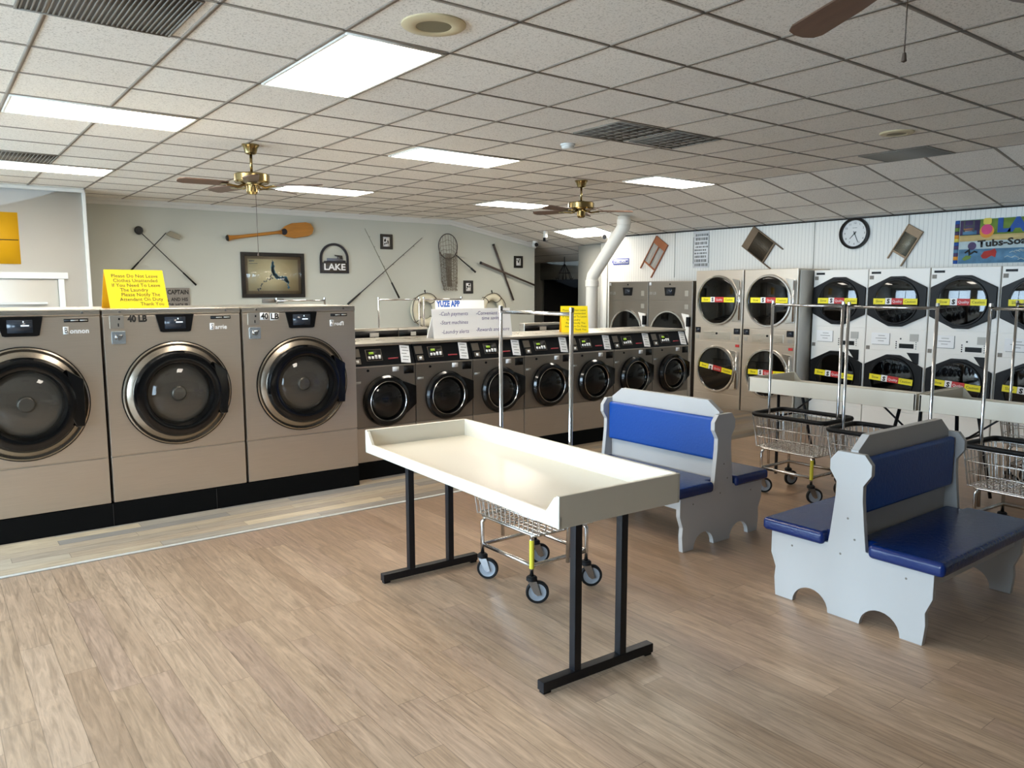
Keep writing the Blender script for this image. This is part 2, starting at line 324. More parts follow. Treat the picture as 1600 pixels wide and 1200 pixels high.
# right wall behind and above the dryers
struct(MB().prism([(XR, 0), (XR+.1, 0), (XR+.1, ceil_z(XR+.1)), (XR, ceil_z(XR))], 'y', -3.2, 9.8).build('wall_right', 'bead'))
sm = MB()
for y in (5.9, 4.65, 8.32): sm.box(XR-.006, XR, y-.006, y+.006, 1.85, ceil_z(XR)-.01)
struct(sm.build('trim_4', 'labelgray'))
struct(MB().box(XR-.03, XR, -3.1, 9.8, ceil_z(XR)-.02, ceil_z(XR)-.004).build('trim_5', 'gap'))
struct(MB().box(XR-.008, XR+.1, 9.8, 9.815, 0, ceil_z(XR+.1)-.003).build('trim_6', 'white'))
# hall beyond the opening
struct(MB().box(XE, XE+.12, 13.75, 14.6, 0, ceil_z(XE)).box(XE, XE+.12, 9.8, 11.35, 0, ceil_z(XE)).box(XE, XE+.12, 11.35, 13.75, 1.885, ceil_z(XE)).build('wall_hall', 'hall'))
struct(MB().prism([(9.76, 0), (XE, 0), (XE, ceil_z(XE)), (9.76, ceil_z(9.76))], 'y', 14.45, 14.6).build('wall_far', 'hall'))
struct(MB().prism([(9.62, 0), (9.76, 0), (9.76, ceil_z(9.76)), (9.62, ceil_z(9.62))], 'y', YB+.14, 14.45).build('wall_side', 'graywall'))
struct(MB().prism([(9.75, 0), (XE, 0), (XE, ceil_z(XE)), (9.75, ceil_z(9.75))], 'y', 9.6, 9.8).build('wall_light_block', 'hall'))  # added closing wall, keeps sky light from leaking into the hall
struct(MB().box(XE+.12, 13.4, 11.3, 11.35, 0, 2.0).box(XE+.12, 13.4, 13.75, 13.8, 0, 2.0).box(13.35, 13.4, 11.35, 13.75, 0, 2.0).box(XE+.12, 13.4, 11.3, 13.8, 1.95, 2.0).build('wall_storeroom', 'darkroom'))  # alcove walls coloured near black to stand for an unlit interior
d2 = struct(MB().box(XE-.05, XE-.01, 11.36, 12.02, .01, 1.87, .004).build('door_2', 'darkdoor'))
struct(MB().box(10.0, 10.16, 10.35, 10.98, 0, ceil_z(10.16)-.002).build('trim_7', 'hall'))
struct(MB().box(9.98, 10.02, 10.2, 10.35, 0, ceil_z(10.02)-.002).build('trim_8', 'white'))
# street-side walls with shop windows (behind the camera)
def window_wall(name, spans, along, lo, hi, n0):
    w = MB()
    def bx(a, b, z0, z1): w.box(-3.2, -3, a, b, z0, z1) if along == 'y' else w.box(a, b, -3.2, -3, z0, z1)
    bx(lo, hi, 0, WZ[0]); bx(lo, hi, WZ[1], CZ)
    e = [lo]+[v for s_ in spans for v in s_]+[hi]
    for i in range(0, len(e), 2): bx(e[i], e[i+1], WZ[0], WZ[1])
    struct(w.build(name, 'whitewall' if along == 'y' else 'nearwall'))
    for i, (a, b) in enumerate(spans):
        f = MB(); t = .05
        def fb(a0, b0, z0, z1): f.box(-3.15, -3.08, a0, b0, z0, z1) if along == 'y' else f.box(a0, b0, -3.15, -3.08, z0, z1)
        fb(a, a+t, *WZ); fb(b-t, b, *WZ); fb(a+t, b-t, WZ[0], WZ[0]+t); fb(a+t, b-t, WZ[1]-t, WZ[1]); fb((a+b)/2-t/2, (a+b)/2+t/2, WZ[0]+t, WZ[1]-t)
        fo = struct(f.build('window_%d' % (n0+i), 'blacks'))
        p = MB()
        if along == 'y': p.box(-3.118, -3.112, a+t, b-t, WZ[0]+t, WZ[1]-t)
        else: p.box(a+t, b-t, -3.118, -3.112, WZ[0]+t, WZ[1]-t)
        p.build('pane', 'wglass', fo)
MT['nearwall'] = mat('near_wall_paint', '8d8a84', .7)
window_wall('wall_street', WINDOWS_SIDE, 'y', -3.2, 11.1, 1)
window_wall('wall_near', WINDOWS_NEAR, 'x', -3.0, 9.65, 5)
# door-like closet frame on the white wall
dd = struct(MB().box(.2, 1.40, 11.075, 11.1, 0, 1.79).build('door_1', 'white'))
MB().box(.1, 1.52, 11.045, 11.098, 1.795, 1.875, .006).box(1.41, 1.475, 11.055, 11.098, 0, 1.795, .004).build('casing', 'white', dd)
MB().box(.25, 1.28, 11.035, 11.073, 1.485, 1.515, .006).build('cross_rail', 'whitewall', dd)

# ------------------------------------------------------------------ large front-load washers (local front = -y, origin at base centre front)
def plinth(name, x0, x1, y0, y1, h, label, seams):
    t = thing(name, label, 'base', ((x0+x1)/2, y0, 0))
    a = (x0+x1)/2
    MB().box(x0-a, x1-a, 0, y1-y0, 0, h, .004).build('base_box', 'blackm', t)
    s_ = MB()
    for x in seams: s_.box(x-a-.002, x-a+.002, -.002, 0, .005, h-.005)
    s_.build('seam', 'gap', t)
plinth('washer_plinth', -.9, 2.887, 5.907, 6.85, .163, 'long black base under the row of large steel washers', (.99, 1.7))
plinth('washer_plinth', 2.9, 7.31, 6.045, 6.85, .148, 'long black base under the row of seven small steel washers', (4.1, 5.4))

def big_washer(x, label, sticker, badge):
    t = thing('large_washer', label, 'washing machine', (x, 5.907, .163), 0, 'large steel washers along the left')
    H = 1.363; W = .468
    MB().box(-W, W, .012, .93, 0, H-.004, .01).build('body', 'steel', t)
    MB().box(-W+.003, W-.003, 0, .02, .338, H-.05, .004).build('front_panel', 'steel', t)
    MB().box(-W+.003, W-.003, 0, .02, .006, .328, .004).build('lower_panel', 'steel', t)
    tc = MB().box(-W, W, -.006, .94, H-.044, H, .008).build('top_cover', 'steell', t)
    for bx in (-.36, .36): MB().lathe([(0, -.012), (.008, -.012), (.01, -.006)], 'y', (bx, 0, H-.022), 10).build('screw', 'chrome', tc)
    cz = .748
    r_ = MB().lathe([(.372, 0), (.372, -.012), (.362, -.016), (.352, -.008), (.345, -.004), (.315, -.022), (.308, -.024), (.308, .0)], 'y', (0, 0, cz), 64).build('door_ring', 'ring', t)
    MB().lathe([(.378, -.001), (.378, -.010), (.371, -.010), (.371, -.001)], 'y', (0, 0, cz), 64, True).build('gasket', 'blackm', r_)
    d = MB().lathe([(.31, -.018), (.312, -.05), (.296, -.074), (.262, -.084), (.232, -.076), (.218, -.05), (.216, -.012), (.31, -.012)], 'y', (0, 0, cz), 64, True)
    hx = [(.235, .22), (.30, .175), (.335, .15), (.33, -.12), (.325, -.17), (.27, -.17), (.25, -.1), (.25, .1)]
    d.prism([(a, cz+b_) for a, b_ in hx], 'y', -.078, -.02, .008)
    dd_ = d.build('door', 'blackg', t)
    MB().lathe([(.214, -.03), (.19, -.058), (.14, -.08), (.07, -.09), (0, -.092)], 'y', (0, 0, cz), 48).build('door_glass', 'glass', dd_)
    dr = MB().lathe([(.216, -.004), (.2, -.010), (.15, -.006), (.12, -.012), (.055, -.008)], 'y', (0, 0, cz), 48)
    dr.lathe([(.055, -.008), (.05, -.024), (.042, -.03), (0, -.032)], 'y', (0, 0, cz), 24).build('drum', 'drum', t)
    pn = MB().prism([(-.13, 1.318), (.13, 1.318), (.106, 1.197), (.09, 1.192), (-.086, 1.192), (-.102, 1.197)], 'y', -.012, .004, .003).build('control_panel', 'black', t)
    MB().box(-.072, .07, -.0145, -.011, 1.215, 1.30).build('screen', 'screen', pn)
    m = MB(); m.box(.004, .05, -.0155, -.0144, 1.258, 1.266); m.box(.016, .022, -.0155, -.0144, 1.282, 1.292); m.build('screen_text', 'screentext', pn)
    np_ = MB().box(.25, .395, -.003, .001, 1.278, 1.3).build('name_plate', 'black', t)
    MB().box(.29, .335, -.0036, -.0028, 1.285, 1.293).box(.345, .39, -.0036, -.0028, 1.285, 1.293).build('plate_text', 'labelgray', np_)
    bd = MB().box(.243, .275, -.003, .001, 1.198, 1.248).build('name_sticker', 'paper', t)
    text(badge[0], .052, 'ink', bd, .259, -.0038, 1.222, sx=.7)
    text(badge[1:], .045, 'paper', bd, .28, -.0015, 1.217, 'LEFT', face=.001)
    if sticker is not None:
        cb = MB().box(-.425, -.335, -.006, .001, 1.225, 1.318, .003).build('coin_plate', 'plate', t)
        MB().box(-.375, -.368, -.0075, -.005, 1.24, 1.262).box(-.37, -.36, -.0075, -.005, 1.285, 1.3).build('coin_slot', 'black', cb)
        lk = MB().box(-.418, -.33, -.012, .001, 1.118, 1.208, .004).build('lock_plate', 'platel', t)
        MB().lathe([(0, -.024), (.016, -.024), (.02, -.012)], 'y', (-.372, 0, 1.163), 16).box(-.372, -.35, -.02, -.012, 1.17, 1.185).box(-.398, -.388, -.016, -.012, 1.15, 1.185).build('lock', 'chrome', lk)
        st = MB()
        if sticker == 'white':
            st.box(-.33, -.258, -.002, .001, 1.262, 1.318); st.box(-.25, -.18, -.002, .001, 1.258, 1.314)
            so = st.build('capacity_sticker', 'paper', t)
            text('40', .062, 'ink', so, -.294, -.003, 1.288, face=.002, sx=.9); text('LB', .062, 'ink', so, -.215, -.003, 1.285, face=.002)
        else:
            so = MB().box(-.315, -.31, -.0012, .001, 1.27, 1.272).build('capacity_sticker', 'steel', t)
            text('40 LB', .062, 'ink', so, -.248, -.0022, 1.29, face=.003, sx=.85)
    return t
big_washer(.517, 'large steel washer at the far left, cut off by the photo edge', None, 'Bonnon')
big_washer(1.466, 'large steel washer with the yellow card on top, 40 LB in plain black letters', 'plain', 'Sarrie')
big_washer(2.415, 'large steel washer with white 40 LB stickers, nearest the small washers', 'white', "Zrod'l")

# ------------------------------------------------------------------ small front-load washers
def small_washer(x, label):
    t = thing('small_washer', label, 'washing machine', (x, 6.045, .148), 0, 'row of seven small steel washers')
    W = .312; z0 = 0
    MB().box(-W, W, .01, .78, 0, .848, .006).box(-W, W, .11, .78, .84, 1.02, .004).build('body', 'steeld', t)
    MB().box(-W+.002, W-.002, 0, .02, .318, .84, .004).build('front_panel', 'steeld', t)
    MB().box(-W+.002, W-.002, 0, .02, .006, .308, .004).build('lower_panel', 'steel', t)
    MB().box(-W, W, .05, .79, 1.018, 1.042, .006).build('top_cover', 'steell', t)
    MB().box(-W+.004, W-.004, -.006, .012, .838, .85, .003).build('trim_strip', 'steell', t)
    cs = MB().prism([(-.004, .85), (.07, 1.02), (.12, 1.02), (.12, .85)], 'x', -W+.003, W-.003, .003).build('control_console', 'console', t)
    # everything on the slanted console face: s runs up the slope
    sl_ = math.hypot(.074, .17); uy, uz = .074/sl_, .17/sl_
    def onface(mb):
        for v in mb.bm.verts:
            xx, d, s_ = v.co; v.co = (xx, -.004+uy*s_-uz*(-d), .85+uz*s_+uy*(-d))
        return mb
    onface(MB().box(-.16, -.005, -.004, .0, .045, .15, .001)).build('keypad_bezel', 'steeld', cs)
    kp = onface(MB().box(-.153, -.012, -.006, -.002, .05, .145)).build('keypad', 'black', cs)
    onface(MB().box(-.13, -.085, -.0075, -.0055, .105, .125)).build('display', 'lcd', cs)
    for a in range(4): onface(MB().box(-.143+a*.033, -.120+a*.033, -.008, -.0055, .06, .085 if a < 2 else .095)).build('button', 'paper', cs)
    ca = onface(MB().box(-.295, -.215, -.005, 0, .085, .16, .001).box(-.285, -.22, -.006, 0, .02, .07, .001)).build('coin_acceptor', 'steeld', t)
    onface(MB().box(-.265, -.24, -.009, -.005, .03, .055)).build('coin_slot', 'paper', ca)
    onface(MB().box(.05, .15, -.003, 0, .052, .064)).build('red_lettering', 'redtext', cs)
    pc = MB()
    pc.box(.178, .272, -.007, -.003, .01, .172)
    o_ = onface(pc.xf(Matrix.Translation((.225, 0, .09)) @ Matrix.Rotation(R(6), 4, 'Y') @ Matrix.Translation((-.225, 0, -.09)))).build('price_card', 'paper', t)
    ln = MB()
    for i, (a, b) in enumerate(((.19, .25), (.2, .262), (.19, .24), (.2, .26), (.195, .25))): ln.box(a, b, -.0082, -.0068, .15-i*.029, .156-i*.029)
    onface(ln.xf(Matrix.Translation((.225, 0, .09)) @ Matrix.Rotation(R(6), 4, 'Y') @ Matrix.Translation((-.225, 0, -.09)))).build('card_print', 'grayink', o_)
    MB().box(.08, .145, -.002, .001, .788, .83).build('white_label', 'paper', t)
    MB().box(.195, .295, -.002, .001, .762, .832).build('black_label', 'black', t)
    MB().box(-.295, -.23, -.002, .001, .70, .72).build('small_label', 'labelgray', t)
    MB().lathe([(0, -.008), (.01, -.008), (.012, 0)], 'y', (-.16, 0, .81), 12).build('lock_cap', 'black', t)
    cz = .535; cx = .01
    d = MB().lathe([(.226, 0), (.226, -.03), (.21, -.052), (.186, -.058), (.166, -.046), (.156, -.02), (.156, -.004), (.226, 0)], 'y', (cx, 0, cz), 48, False)
    tail = [(cx+.19*math.cos(R(a)), cz+.19*math.sin(R(a))) for a in range(68, 20, -12)]+[(.3, cz+.115), (.3, cz-.055)]+[(cx+.2*math.cos(R(a)), cz+.2*math.sin(R(a))) for a in range(-28, -60, -10)]
    tail = [(cx+.213*math.cos(R(62)), cz+.213*math.sin(R(62))), (.302, cz+.115), (.302, cz-.05), (cx+.213*math.cos(R(-52)), cz+.213*math.sin(R(-52))), (cx+.2, cz-.02), (cx+.2, cz+.04)]
    d.prism(tail, 'y', -.036, -.002, .006)
    do = d.build('door', 'blackg', t)
    MB().lathe([(.178, -.055), (.175, -.0575), (.172, -.054)], 'y', (cx, 0, cz), 48).build('door_trim', 'chromed', do)
    MB().lathe([(.16, -.03), (.14, -.052), (.09, -.07), (0, -.076)], 'y', (cx, 0, cz), 36).build('door_glass', 'glass', do)
    MB().lathe([(.158, -.004), (.13, -.01), (.1, -.006), (.06, -.012), (0, -.014)], 'y', (cx, 0, cz), 36).build('drum', 'drumd', t)
    return t
SX = [2.905+.628*(i+.5) for i in range(7)]
SL = ['small steel washer right beside the large steel washers, first in its row', 'second small steel washer, in front of the life ring', 'third small steel washer, under the left half of the white handwritten sign',
      'fourth small steel washer, middle of the row, behind the folding table cart rack', 'fifth small steel washer, right of the near cart rack pole', 'sixth small steel washer, second from the end by the dryers', 'seventh small steel washer, at the dryer end of the row']
w0 = small_washer(SX[0], SL[0])
for i in range(1, 7): dup(w0, (SX[i], 6.045, .148), 0, SL[i])

# ------------------------------------------------------------------ top-load washers standing back to back behind them
def rear_washer(x, w, label):
    t = thing('top_load_washer', label, 'washing machine', (x, 7.0, 0), 0, 'washers behind the small steel row')
    h = w/2-.004
    MB().box(-h, h, .0, .7, .02, .98, .01).build('body', 'whitew', t)
    MB().box(-h+.03, h-.03, .18, .66, .98, 1.0, .008).build('lid', 'whitew', t)
    c_ = MB().prism([(.0, .98), (.0, 1.27), (.09, 1.27), (.14, .98)], 'x', -h, h, .006).build('console', 'steell', t)
    MB().box(-h+.005, h-.005, -.004, .002, 1.17, 1.245).build('back_cover', 'black', c_)
    MB().box(-.05, .05, -.008, -.003, 1.185, 1.225, .002).build('outlet_plate', 'labelgray', c_)
    m = MB()
    for sx in (-1, 1):
        for y in (.06, .64): m.cyl((sx*(h-.06), y, 0), (sx*(h-.06), y, .025), .02, 10)
    m.build('foot', 'blackm', t)
    return t
r0 = rear_washer(3.62, .56, 'top-load washer back nearest the large steel washers, low behind the small row')
dup(r0, (4.07, 7.0, 0), 0, 'top-load washer back showing its black strip in front of the life ring').scale = (.62, 1, 1)
dup(r0, (5.82, 7.0, 0), 0, 'top-load washer back right of the white handwritten sign')

# ------------------------------------------------------------------ dryers against the right wall (face -X)
RD = R(-90)
def band_label(parent, cx, z, w, h, tilt=0, y=-.016):
    """yellow / white-red / yellow sticker strip across a dryer window"""
    def at(mb): return mb.xf(Matrix.Translation((cx, 0, z)) @ Matrix.Rotation(tilt, 4, 'Y') @ Matrix.Translation((-cx, 0, -z)))
    a, b, c_ = cx-w/2, cx-w*.22, cx+w*.18; e = cx+w/2
    L_ = at(MB().box(a, b-.003, y, y+.002, z-h/2, z+h/2)).build('yellow_label', 'ylabel', parent)
    M_ = at(MB().box(b, c_, y, y+.002, z-h/2, z+h/2+.004)).build('red_label', 'red', parent)
    at(MB().box(b, b+.075, y-.0006, y, z-h/2, z+h/2+.004)).build('white_label', 'paper', parent)
    R_ = at(MB().box(c_+.003, e, y, y+.002, z-h/2, z+h/2)).build('yellow_label', 'ylabel', parent)
    text('Slow', h*.62, 'ink', parent, (a+b)/2, y-.001, z-math.sin(tilt)*((a+b)/2-cx), rot=-tilt)
    text('S', h*1.0, 'ink', parent, b+.037, y-.002, z, rot=-tilt, face=.004)
    text('Quality', h*.6, 'paper', parent, (b+.075+c_)/2, y-.001, z-math.sin(tilt)*.05, rot=-tilt, sx=.9)
    text('Caution', h*.58, 'ink', parent, (c_+e)/2, y-.001, z-math.sin(tilt)*((c_+e)/2-cx), rot=-tilt)
def round_door(t, cz, r, cx=-.0, name='upper_door', hinge=True):
    d = MB().lathe([(r, 0), (r+.004, -.018), (r-.004, -.03), (r-.024, -.03), (r-.034, -.014), (r-.034, 0)], 'y', (cx, 0, cz), 56).build(name, 'chrome', t)
    dots = MB()
    MB().lathe([(r-.033, -.014), (r-.05, -.017), (0, -.017)], 'y', (cx, 0, cz), 56).build('door_glass', 'dglass', d)
    MB().lathe([(r-.034, -.002), (r*.7, -.003), (r*.66, -.006), (0, -.004)], 'y', (cx, 0, cz), 40).build('drum', 'drumd', d)
    if hinge:
        h = MB().prism([(cx+r*.7, cz+r*.86), (cx+r*1.12, cz+r*.8), (cx+r*1.14, cz-r*.8), (cx+r*.72, cz-r*.84), (cx+r*.97, cz-r*.4), (cx+r*1.03, cz), (cx+r*.97, cz+r*.4)], 'y', -.02, .0, .003)
        h.build('hinge_plate', 'chromed', d)
        MB().tube([(cx+r*1.1, -.03, cz+r*.76), (cx+r*1.1, -.03, cz-r*.76)], .014, 10).build('hinge_pin', 'chrome', d)
    return d
def stack_dryer(y, label, tilt2):
    t = thing('stacked_dryer', label, 'tumble dryer', (8.9, y, 0), RD, 'stacked steel dryers')
    W = .401
    MB().box(-W, W, .004, .74, .0, 1.922, .006).build('body', 'steel', t)
    MB().box(-W+.004, W-.004, 0, .01, 1.135, 1.918, .003).build('upper_panel', 'steel', t)
    MB().box(-W+.004, W-.004, 0, .01, .935, 1.129, .003).build('control_strip', 'steel', t)
    MB().box(-W+.004, W-.004, 0, .01, .2, .929, .003).build('lower_panel', 'steel', t)
    MB().box(-W+.004, W-.004, 0, .01, .02, .194, .003).build('kick_panel', 'steel', t)
    d1 = round_door(t, 1.505, .345, -.01, 'upper_door'); band_label(d1, .0, 1.515, .56, .068, 0, -.021)
    d2_ = round_door(t, .545, .325, -.01, 'lower_door'); band_label(d2_, .0, .555, .56, .068, tilt2, -.021)
    s1 = MB().box(.275, .375, -.008, .001, 1.045, 1.125, .003).build('screen_panel', 'black', t)
    MB().box(.29, .36, -.0095, -.0075, 1.06, 1.11).build('screen', 'screen', s1)
    s2 = MB().box(-.385, -.295, -.008, .001, 1.045, 1.125, .003).build('screen_panel', 'black', t)
    MB().box(-.37, -.31, -.0095, -.0075, 1.06, 1.11).build('screen', 'screen', s2)
    MB().box(.29, .355, -.006, .001, .965, 1.02, .002).build('coin_plate', 'plate', t)
    MB().box(-.38, -.325, -.006, .001, .965, 1.02, .002).build('coin_plate', 'plate', t)
    dr = MB().box(-.25, .23, -.006, .004, .96, 1.07, .004).build('lint_drawer', 'steell', t)
    MB().lathe([(0, -.016), (.014, -.016), (.016, -.006)], 'y', (-.01, 0, 1.045), 12).build('lock', 'black', dr)
    MB().box(.31, .37, -.01, .0, .87, .905, .002).build('latch', 'red', t)
    return t
s0 = stack_dryer(6.865, 'steel stacked dryer on the left of the pair, full front in view', R(8))
stack_dryer(6.045, 'steel stacked dryer on the right of the pair, next to the white dryers', R(0))
def single_dryer(y, label):
    t = thing('single_dryer', label, 'tumble dryer', (8.9, y, 0), RD, 'tall steel single dryers')
    W = .425
    MB().box(-W, W, .004, .72, 0, 1.782, .006).build('body', 'steeld', t)
    MB().box(-W+.004, W-.004, 0, .01, 1.492, 1.778, .003).build('control_panel', 'steeld', t)
    MB().box(-W+.004, W-.004, 0, .01, .25, 1.486, .003).build('front_panel', 'steeld', t)
    MB().box(-W+.004, W-.004, 0, .01, .02, .244, .003).build('kick_panel', 'steeld', t)
    p = MB().prism([(-.105, 1.69), (.105, 1.69), (.085, 1.565), (-.085, 1.565)], 'y', -.012, .002, .003).build('screen_panel', 'black', t)
    MB().box(-.055, .05, -.0145, -.011, 1.59, 1.67).build('screen', 'screen', p)
    MB().lathe([(0, -.01), (.01, -.01), (.012, 0)], 'y', (-.0, 0, 1.735), 10).build('knob', 'black', t)
    MB().box(.285, .345, -.006, .001, 1.56, 1.64, .002).build('coin_plate', 'plate', t)
    MB().box(.285, .35, -.006, .001, 1.37, 1.44, .002).build('coin_plate', 'plate', t)
    text('30 LB', .06, 'labelgray', t, -.34, -.002, 1.6, name='capacity_lettering')
    MB().box(-.41, -.37, -.004, .001, 1.72, 1.765).build('white_label', 'paper', t)
    d = round_door(t, 1.0, .345, -.02, 'door', False)
    MB().prism([(.24, 1.31), (.385, 1.29), (.385, .74), (.24, .72), (.31, .85), (.33, 1.0), (.31, 1.16)], 'y', -.022, 0, .003).build('hinge_plate', 'whitew', d)
    MB().box(.35, .4, -.045, .0, 1.12, 1.26, .006).build('handle', 'black', d)
    return t
single_dryer(8.61, 'tall steel single dryer under the blue arrow sign')
single_dryer(7.75, 'tall steel single dryer between its twin and the stacked dryers')
def white_dryer(y, label, w=.74, tilt2=R(4)):
    t = thing('white_stacked_dryer', label, 'tumble dryer', (9.2, y, 0), RD, 'white stacked dryers')
    W = w/2-.003
    MB().box(-W, W, .004, .445, 0, 1.9, .006).build('body', 'whitew', t)
    MB().box(-W+.004, W-.004, 0, .01, 1.19, 1.896, .003).build('upper_panel', 'whitew', t)
    MB().box(-W+.004, W-.004, 0, .01, .93, 1.184, .003).build('control_strip', 'whitew', t)
    MB().box(-W+.004, W-.004, 0, .01, .2, .924, .003).build('lower_panel', 'whitew', t)
    MB().box(-W+.004, W-.004, 0, .01, .02, .194, .003).build('kick_panel', 'whitew', t)
    for nm, cz, tl in (('upper_door', 1.513, 0), ('lower_door', .588, tilt2)):
        hx = [(-.345, -.165), (-.08, -.295), (.08, -.295), (.345, -.165), (.345, .165), (.08, .295), (-.08, .295), (-.345, .165)]
        d = MB().prism([(a, cz+b) for a, b in hx], 'y', -.03, 0, .01)
        d.lathe([(.27, -.03), (.262, -.042), (.25, -.042), (.246, -.03)], 'y', (0, 0, cz), 48)
        do = d.build(nm, 'black', t)
        MB().lathe([(.247, -.038), (.15, -.046), (0, -.048)], 'y', (0, 0, cz), 48).build('door_glass', 'dglass', do)
        MB().lathe([(.246, -.0315), (.12, -.033), (0, -.033)], 'y', (0, 0, cz), 36).build('drum', 'drumd', do)
        band_label(do, .0, cz+.0, .52, .07, tl, -.052)
    fr = MB().box(-.285, -.06, -.004, .001, .995, 1.135, .002).build('instruction_card', 'paper', t)
    l_ = MB()
    for i, (a, b) in enumerate(((-.2, -.12), (-.23, -.1), (-.2, -.13))): l_.box(a, b, -.0052, -.0038, 1.1-i*.032, 1.106-i*.032)
    l_.box(-.062, -.056, -.006, -.003, .995, 1.135).box(-.27, -.06, -.006, -.003, .992, .997).build('card_print', 'grayink', fr)
    MB().box(.175, .275, -.006, .001, 1.05, 1.135, .002).build('coin_plate', 'labelgray', t)
    MB().box(.055, .225, -.004, .001, .965, 1.018, .001).build('display', 'black', t)
    for i in range(4):
        MB().lathe([(0, -.005), (.007, -.005), (.008, 0)], 'y', (.02, 0, .965+i*.024), 8).build('button', 'black', t); MB().lathe([(0, -.005), (.005, -.005), (.006, 0)], 'y', (.25, 0, .965+i*.024), 8).build('button', 'black', t)
    MB().lathe([(0, -.005), (.009, -.005), (.01, 0)], 'y', (.07, 0, 1.075), 8).build('button', 'black', t)
    MB().prism([(.15, .915), (.29, .915), (.29, .785), (.24, .79)], 'y', -.012, .001, .004).build('latch', 'black', t)
    MB().box(-.345, -.3, -.005, .001, .93, .975, .002).build('badge', 'grillebar', t)
    MB().box(-.325, -.21, -.004, .001, 1.84, 1.866, .001).build('name_plate', 'black', t)
    MB().box(-.345, -.295, -.003, .001, 1.775, 1.82, .001).build('icon_label', 'grillebar', t)
    return t
WY = [5.245, 4.52, 3.79, 3.06]
WL = ['white stacked dryer under the wall clock, beside the steel dryers', 'white stacked dryer below the pale tilted washboard', 'white stacked dryer below the left end of the painted laundry sign', 'white stacked dryer cut off by the right edge of the photo']
d0 = white_dryer(WY[0], WL[0], .725)
for i in range(1, 4): dup(d0, (9.2, WY[i], 0), RD, WL[i])
struct(MB().box(8.94, 9.3, 5.622, 5.64, 0, 1.9).build('trim_9', 'labelgray'))

# ------------------------------------------------------------------ folding tables (local: length along y, low open edge at -x)
def folding_table(label, loc, rz, L=1.78, Wd=.68, folded=False):
    t = thing('folding_table', label, 'table', loc, rz)
    h = L/2; w = Wd/2; zb = .735; zt = .866; th = .018
    m = MB()
    m.box(-w+.012, w-.012, -h+.012, h-.012, zb+.012, zb+.034)
    m.box(-w, -w+.02, -h, h, zb, zb+.056, .006)                     # low front lip
    m.box(w-.022, w, -h, h, zb, zt, .006)                           # high back
    for s in (-1, 1):
        e = s*h
        a, b = (e-.022, e) if s > 0 else (e, e+.022)
        m.prism([(-w, zb), (w, zb), (w, zt), (-w+.0, zt), (-w, zt)][:4], 'y', a, b, .005)
    m2 = MB()
    m.build('tray_top', 'cream', t)
    # sloping fillets where the end walls come down to the low front edge
    for s in (-1, 1):
        e = s*(h-.021)
        MB().prism([(e, zb+.05), (e, zt-.006), (e-s*.012, zt-.01), (e-s*.07, zb+.05)], 'x', -w+.001, -w+.018, .002).build('corner_gusset', 'cream', t)
    if not folded:
        for s in (-1, 1):
            y = s*(h-.14)
            fr = MB().box(-.315, .315, y-.022, y+.022, .012, .055, .004).build('foot_bar', 'blacks', t)
            g_ = MB()
            for x in (-.29, .29): g_.box(x-.02, x+.02, y-.016, y+.016, 0, .014, .003)
            g_.build('glide', 'rubber', fr)
            for x in (-.13, .13): MB().box(x-.019, x+.019, y-.019, y+.019, .05, zb+.014, .004).build('leg', 'blacks', t)
    else:
        for s in (-1, 1):
            y = s*(h-.2)
            for x, dx in ((-.22, -.09), (.22, .09)):
                MB().tube([(x*.8, y, zb+.014), (x+dx, y-s*.09, .012)], .014, 8).build('leg', 'blacks', t)
            MB().tube([(-.2, y-s*.02, .52), (.2, y-s*.02, .52)], .01, 6).build('stretcher', 'blacks', t)
            MB().tube([(0, y-s*.02, .52), (.0, y-s*.3, zb+.014)], .008, 6).build('brace', 'blacks', t)
    return t
folding_table('cream folding table with black legs standing alone in front, its tray top empty', (2.262, 3.04, 0), R(-2.3), 1.76, .67)
folding_table('cream folding table before the dryers, on the left of the two joined end to end', (6.32, 3.49, 0), R(180), 1.50, .72, True)
folding_table('cream folding table before the dryers, on the right, running out of the photo', (6.32, 1.97, 0), R(180), 1.50, .72, True)

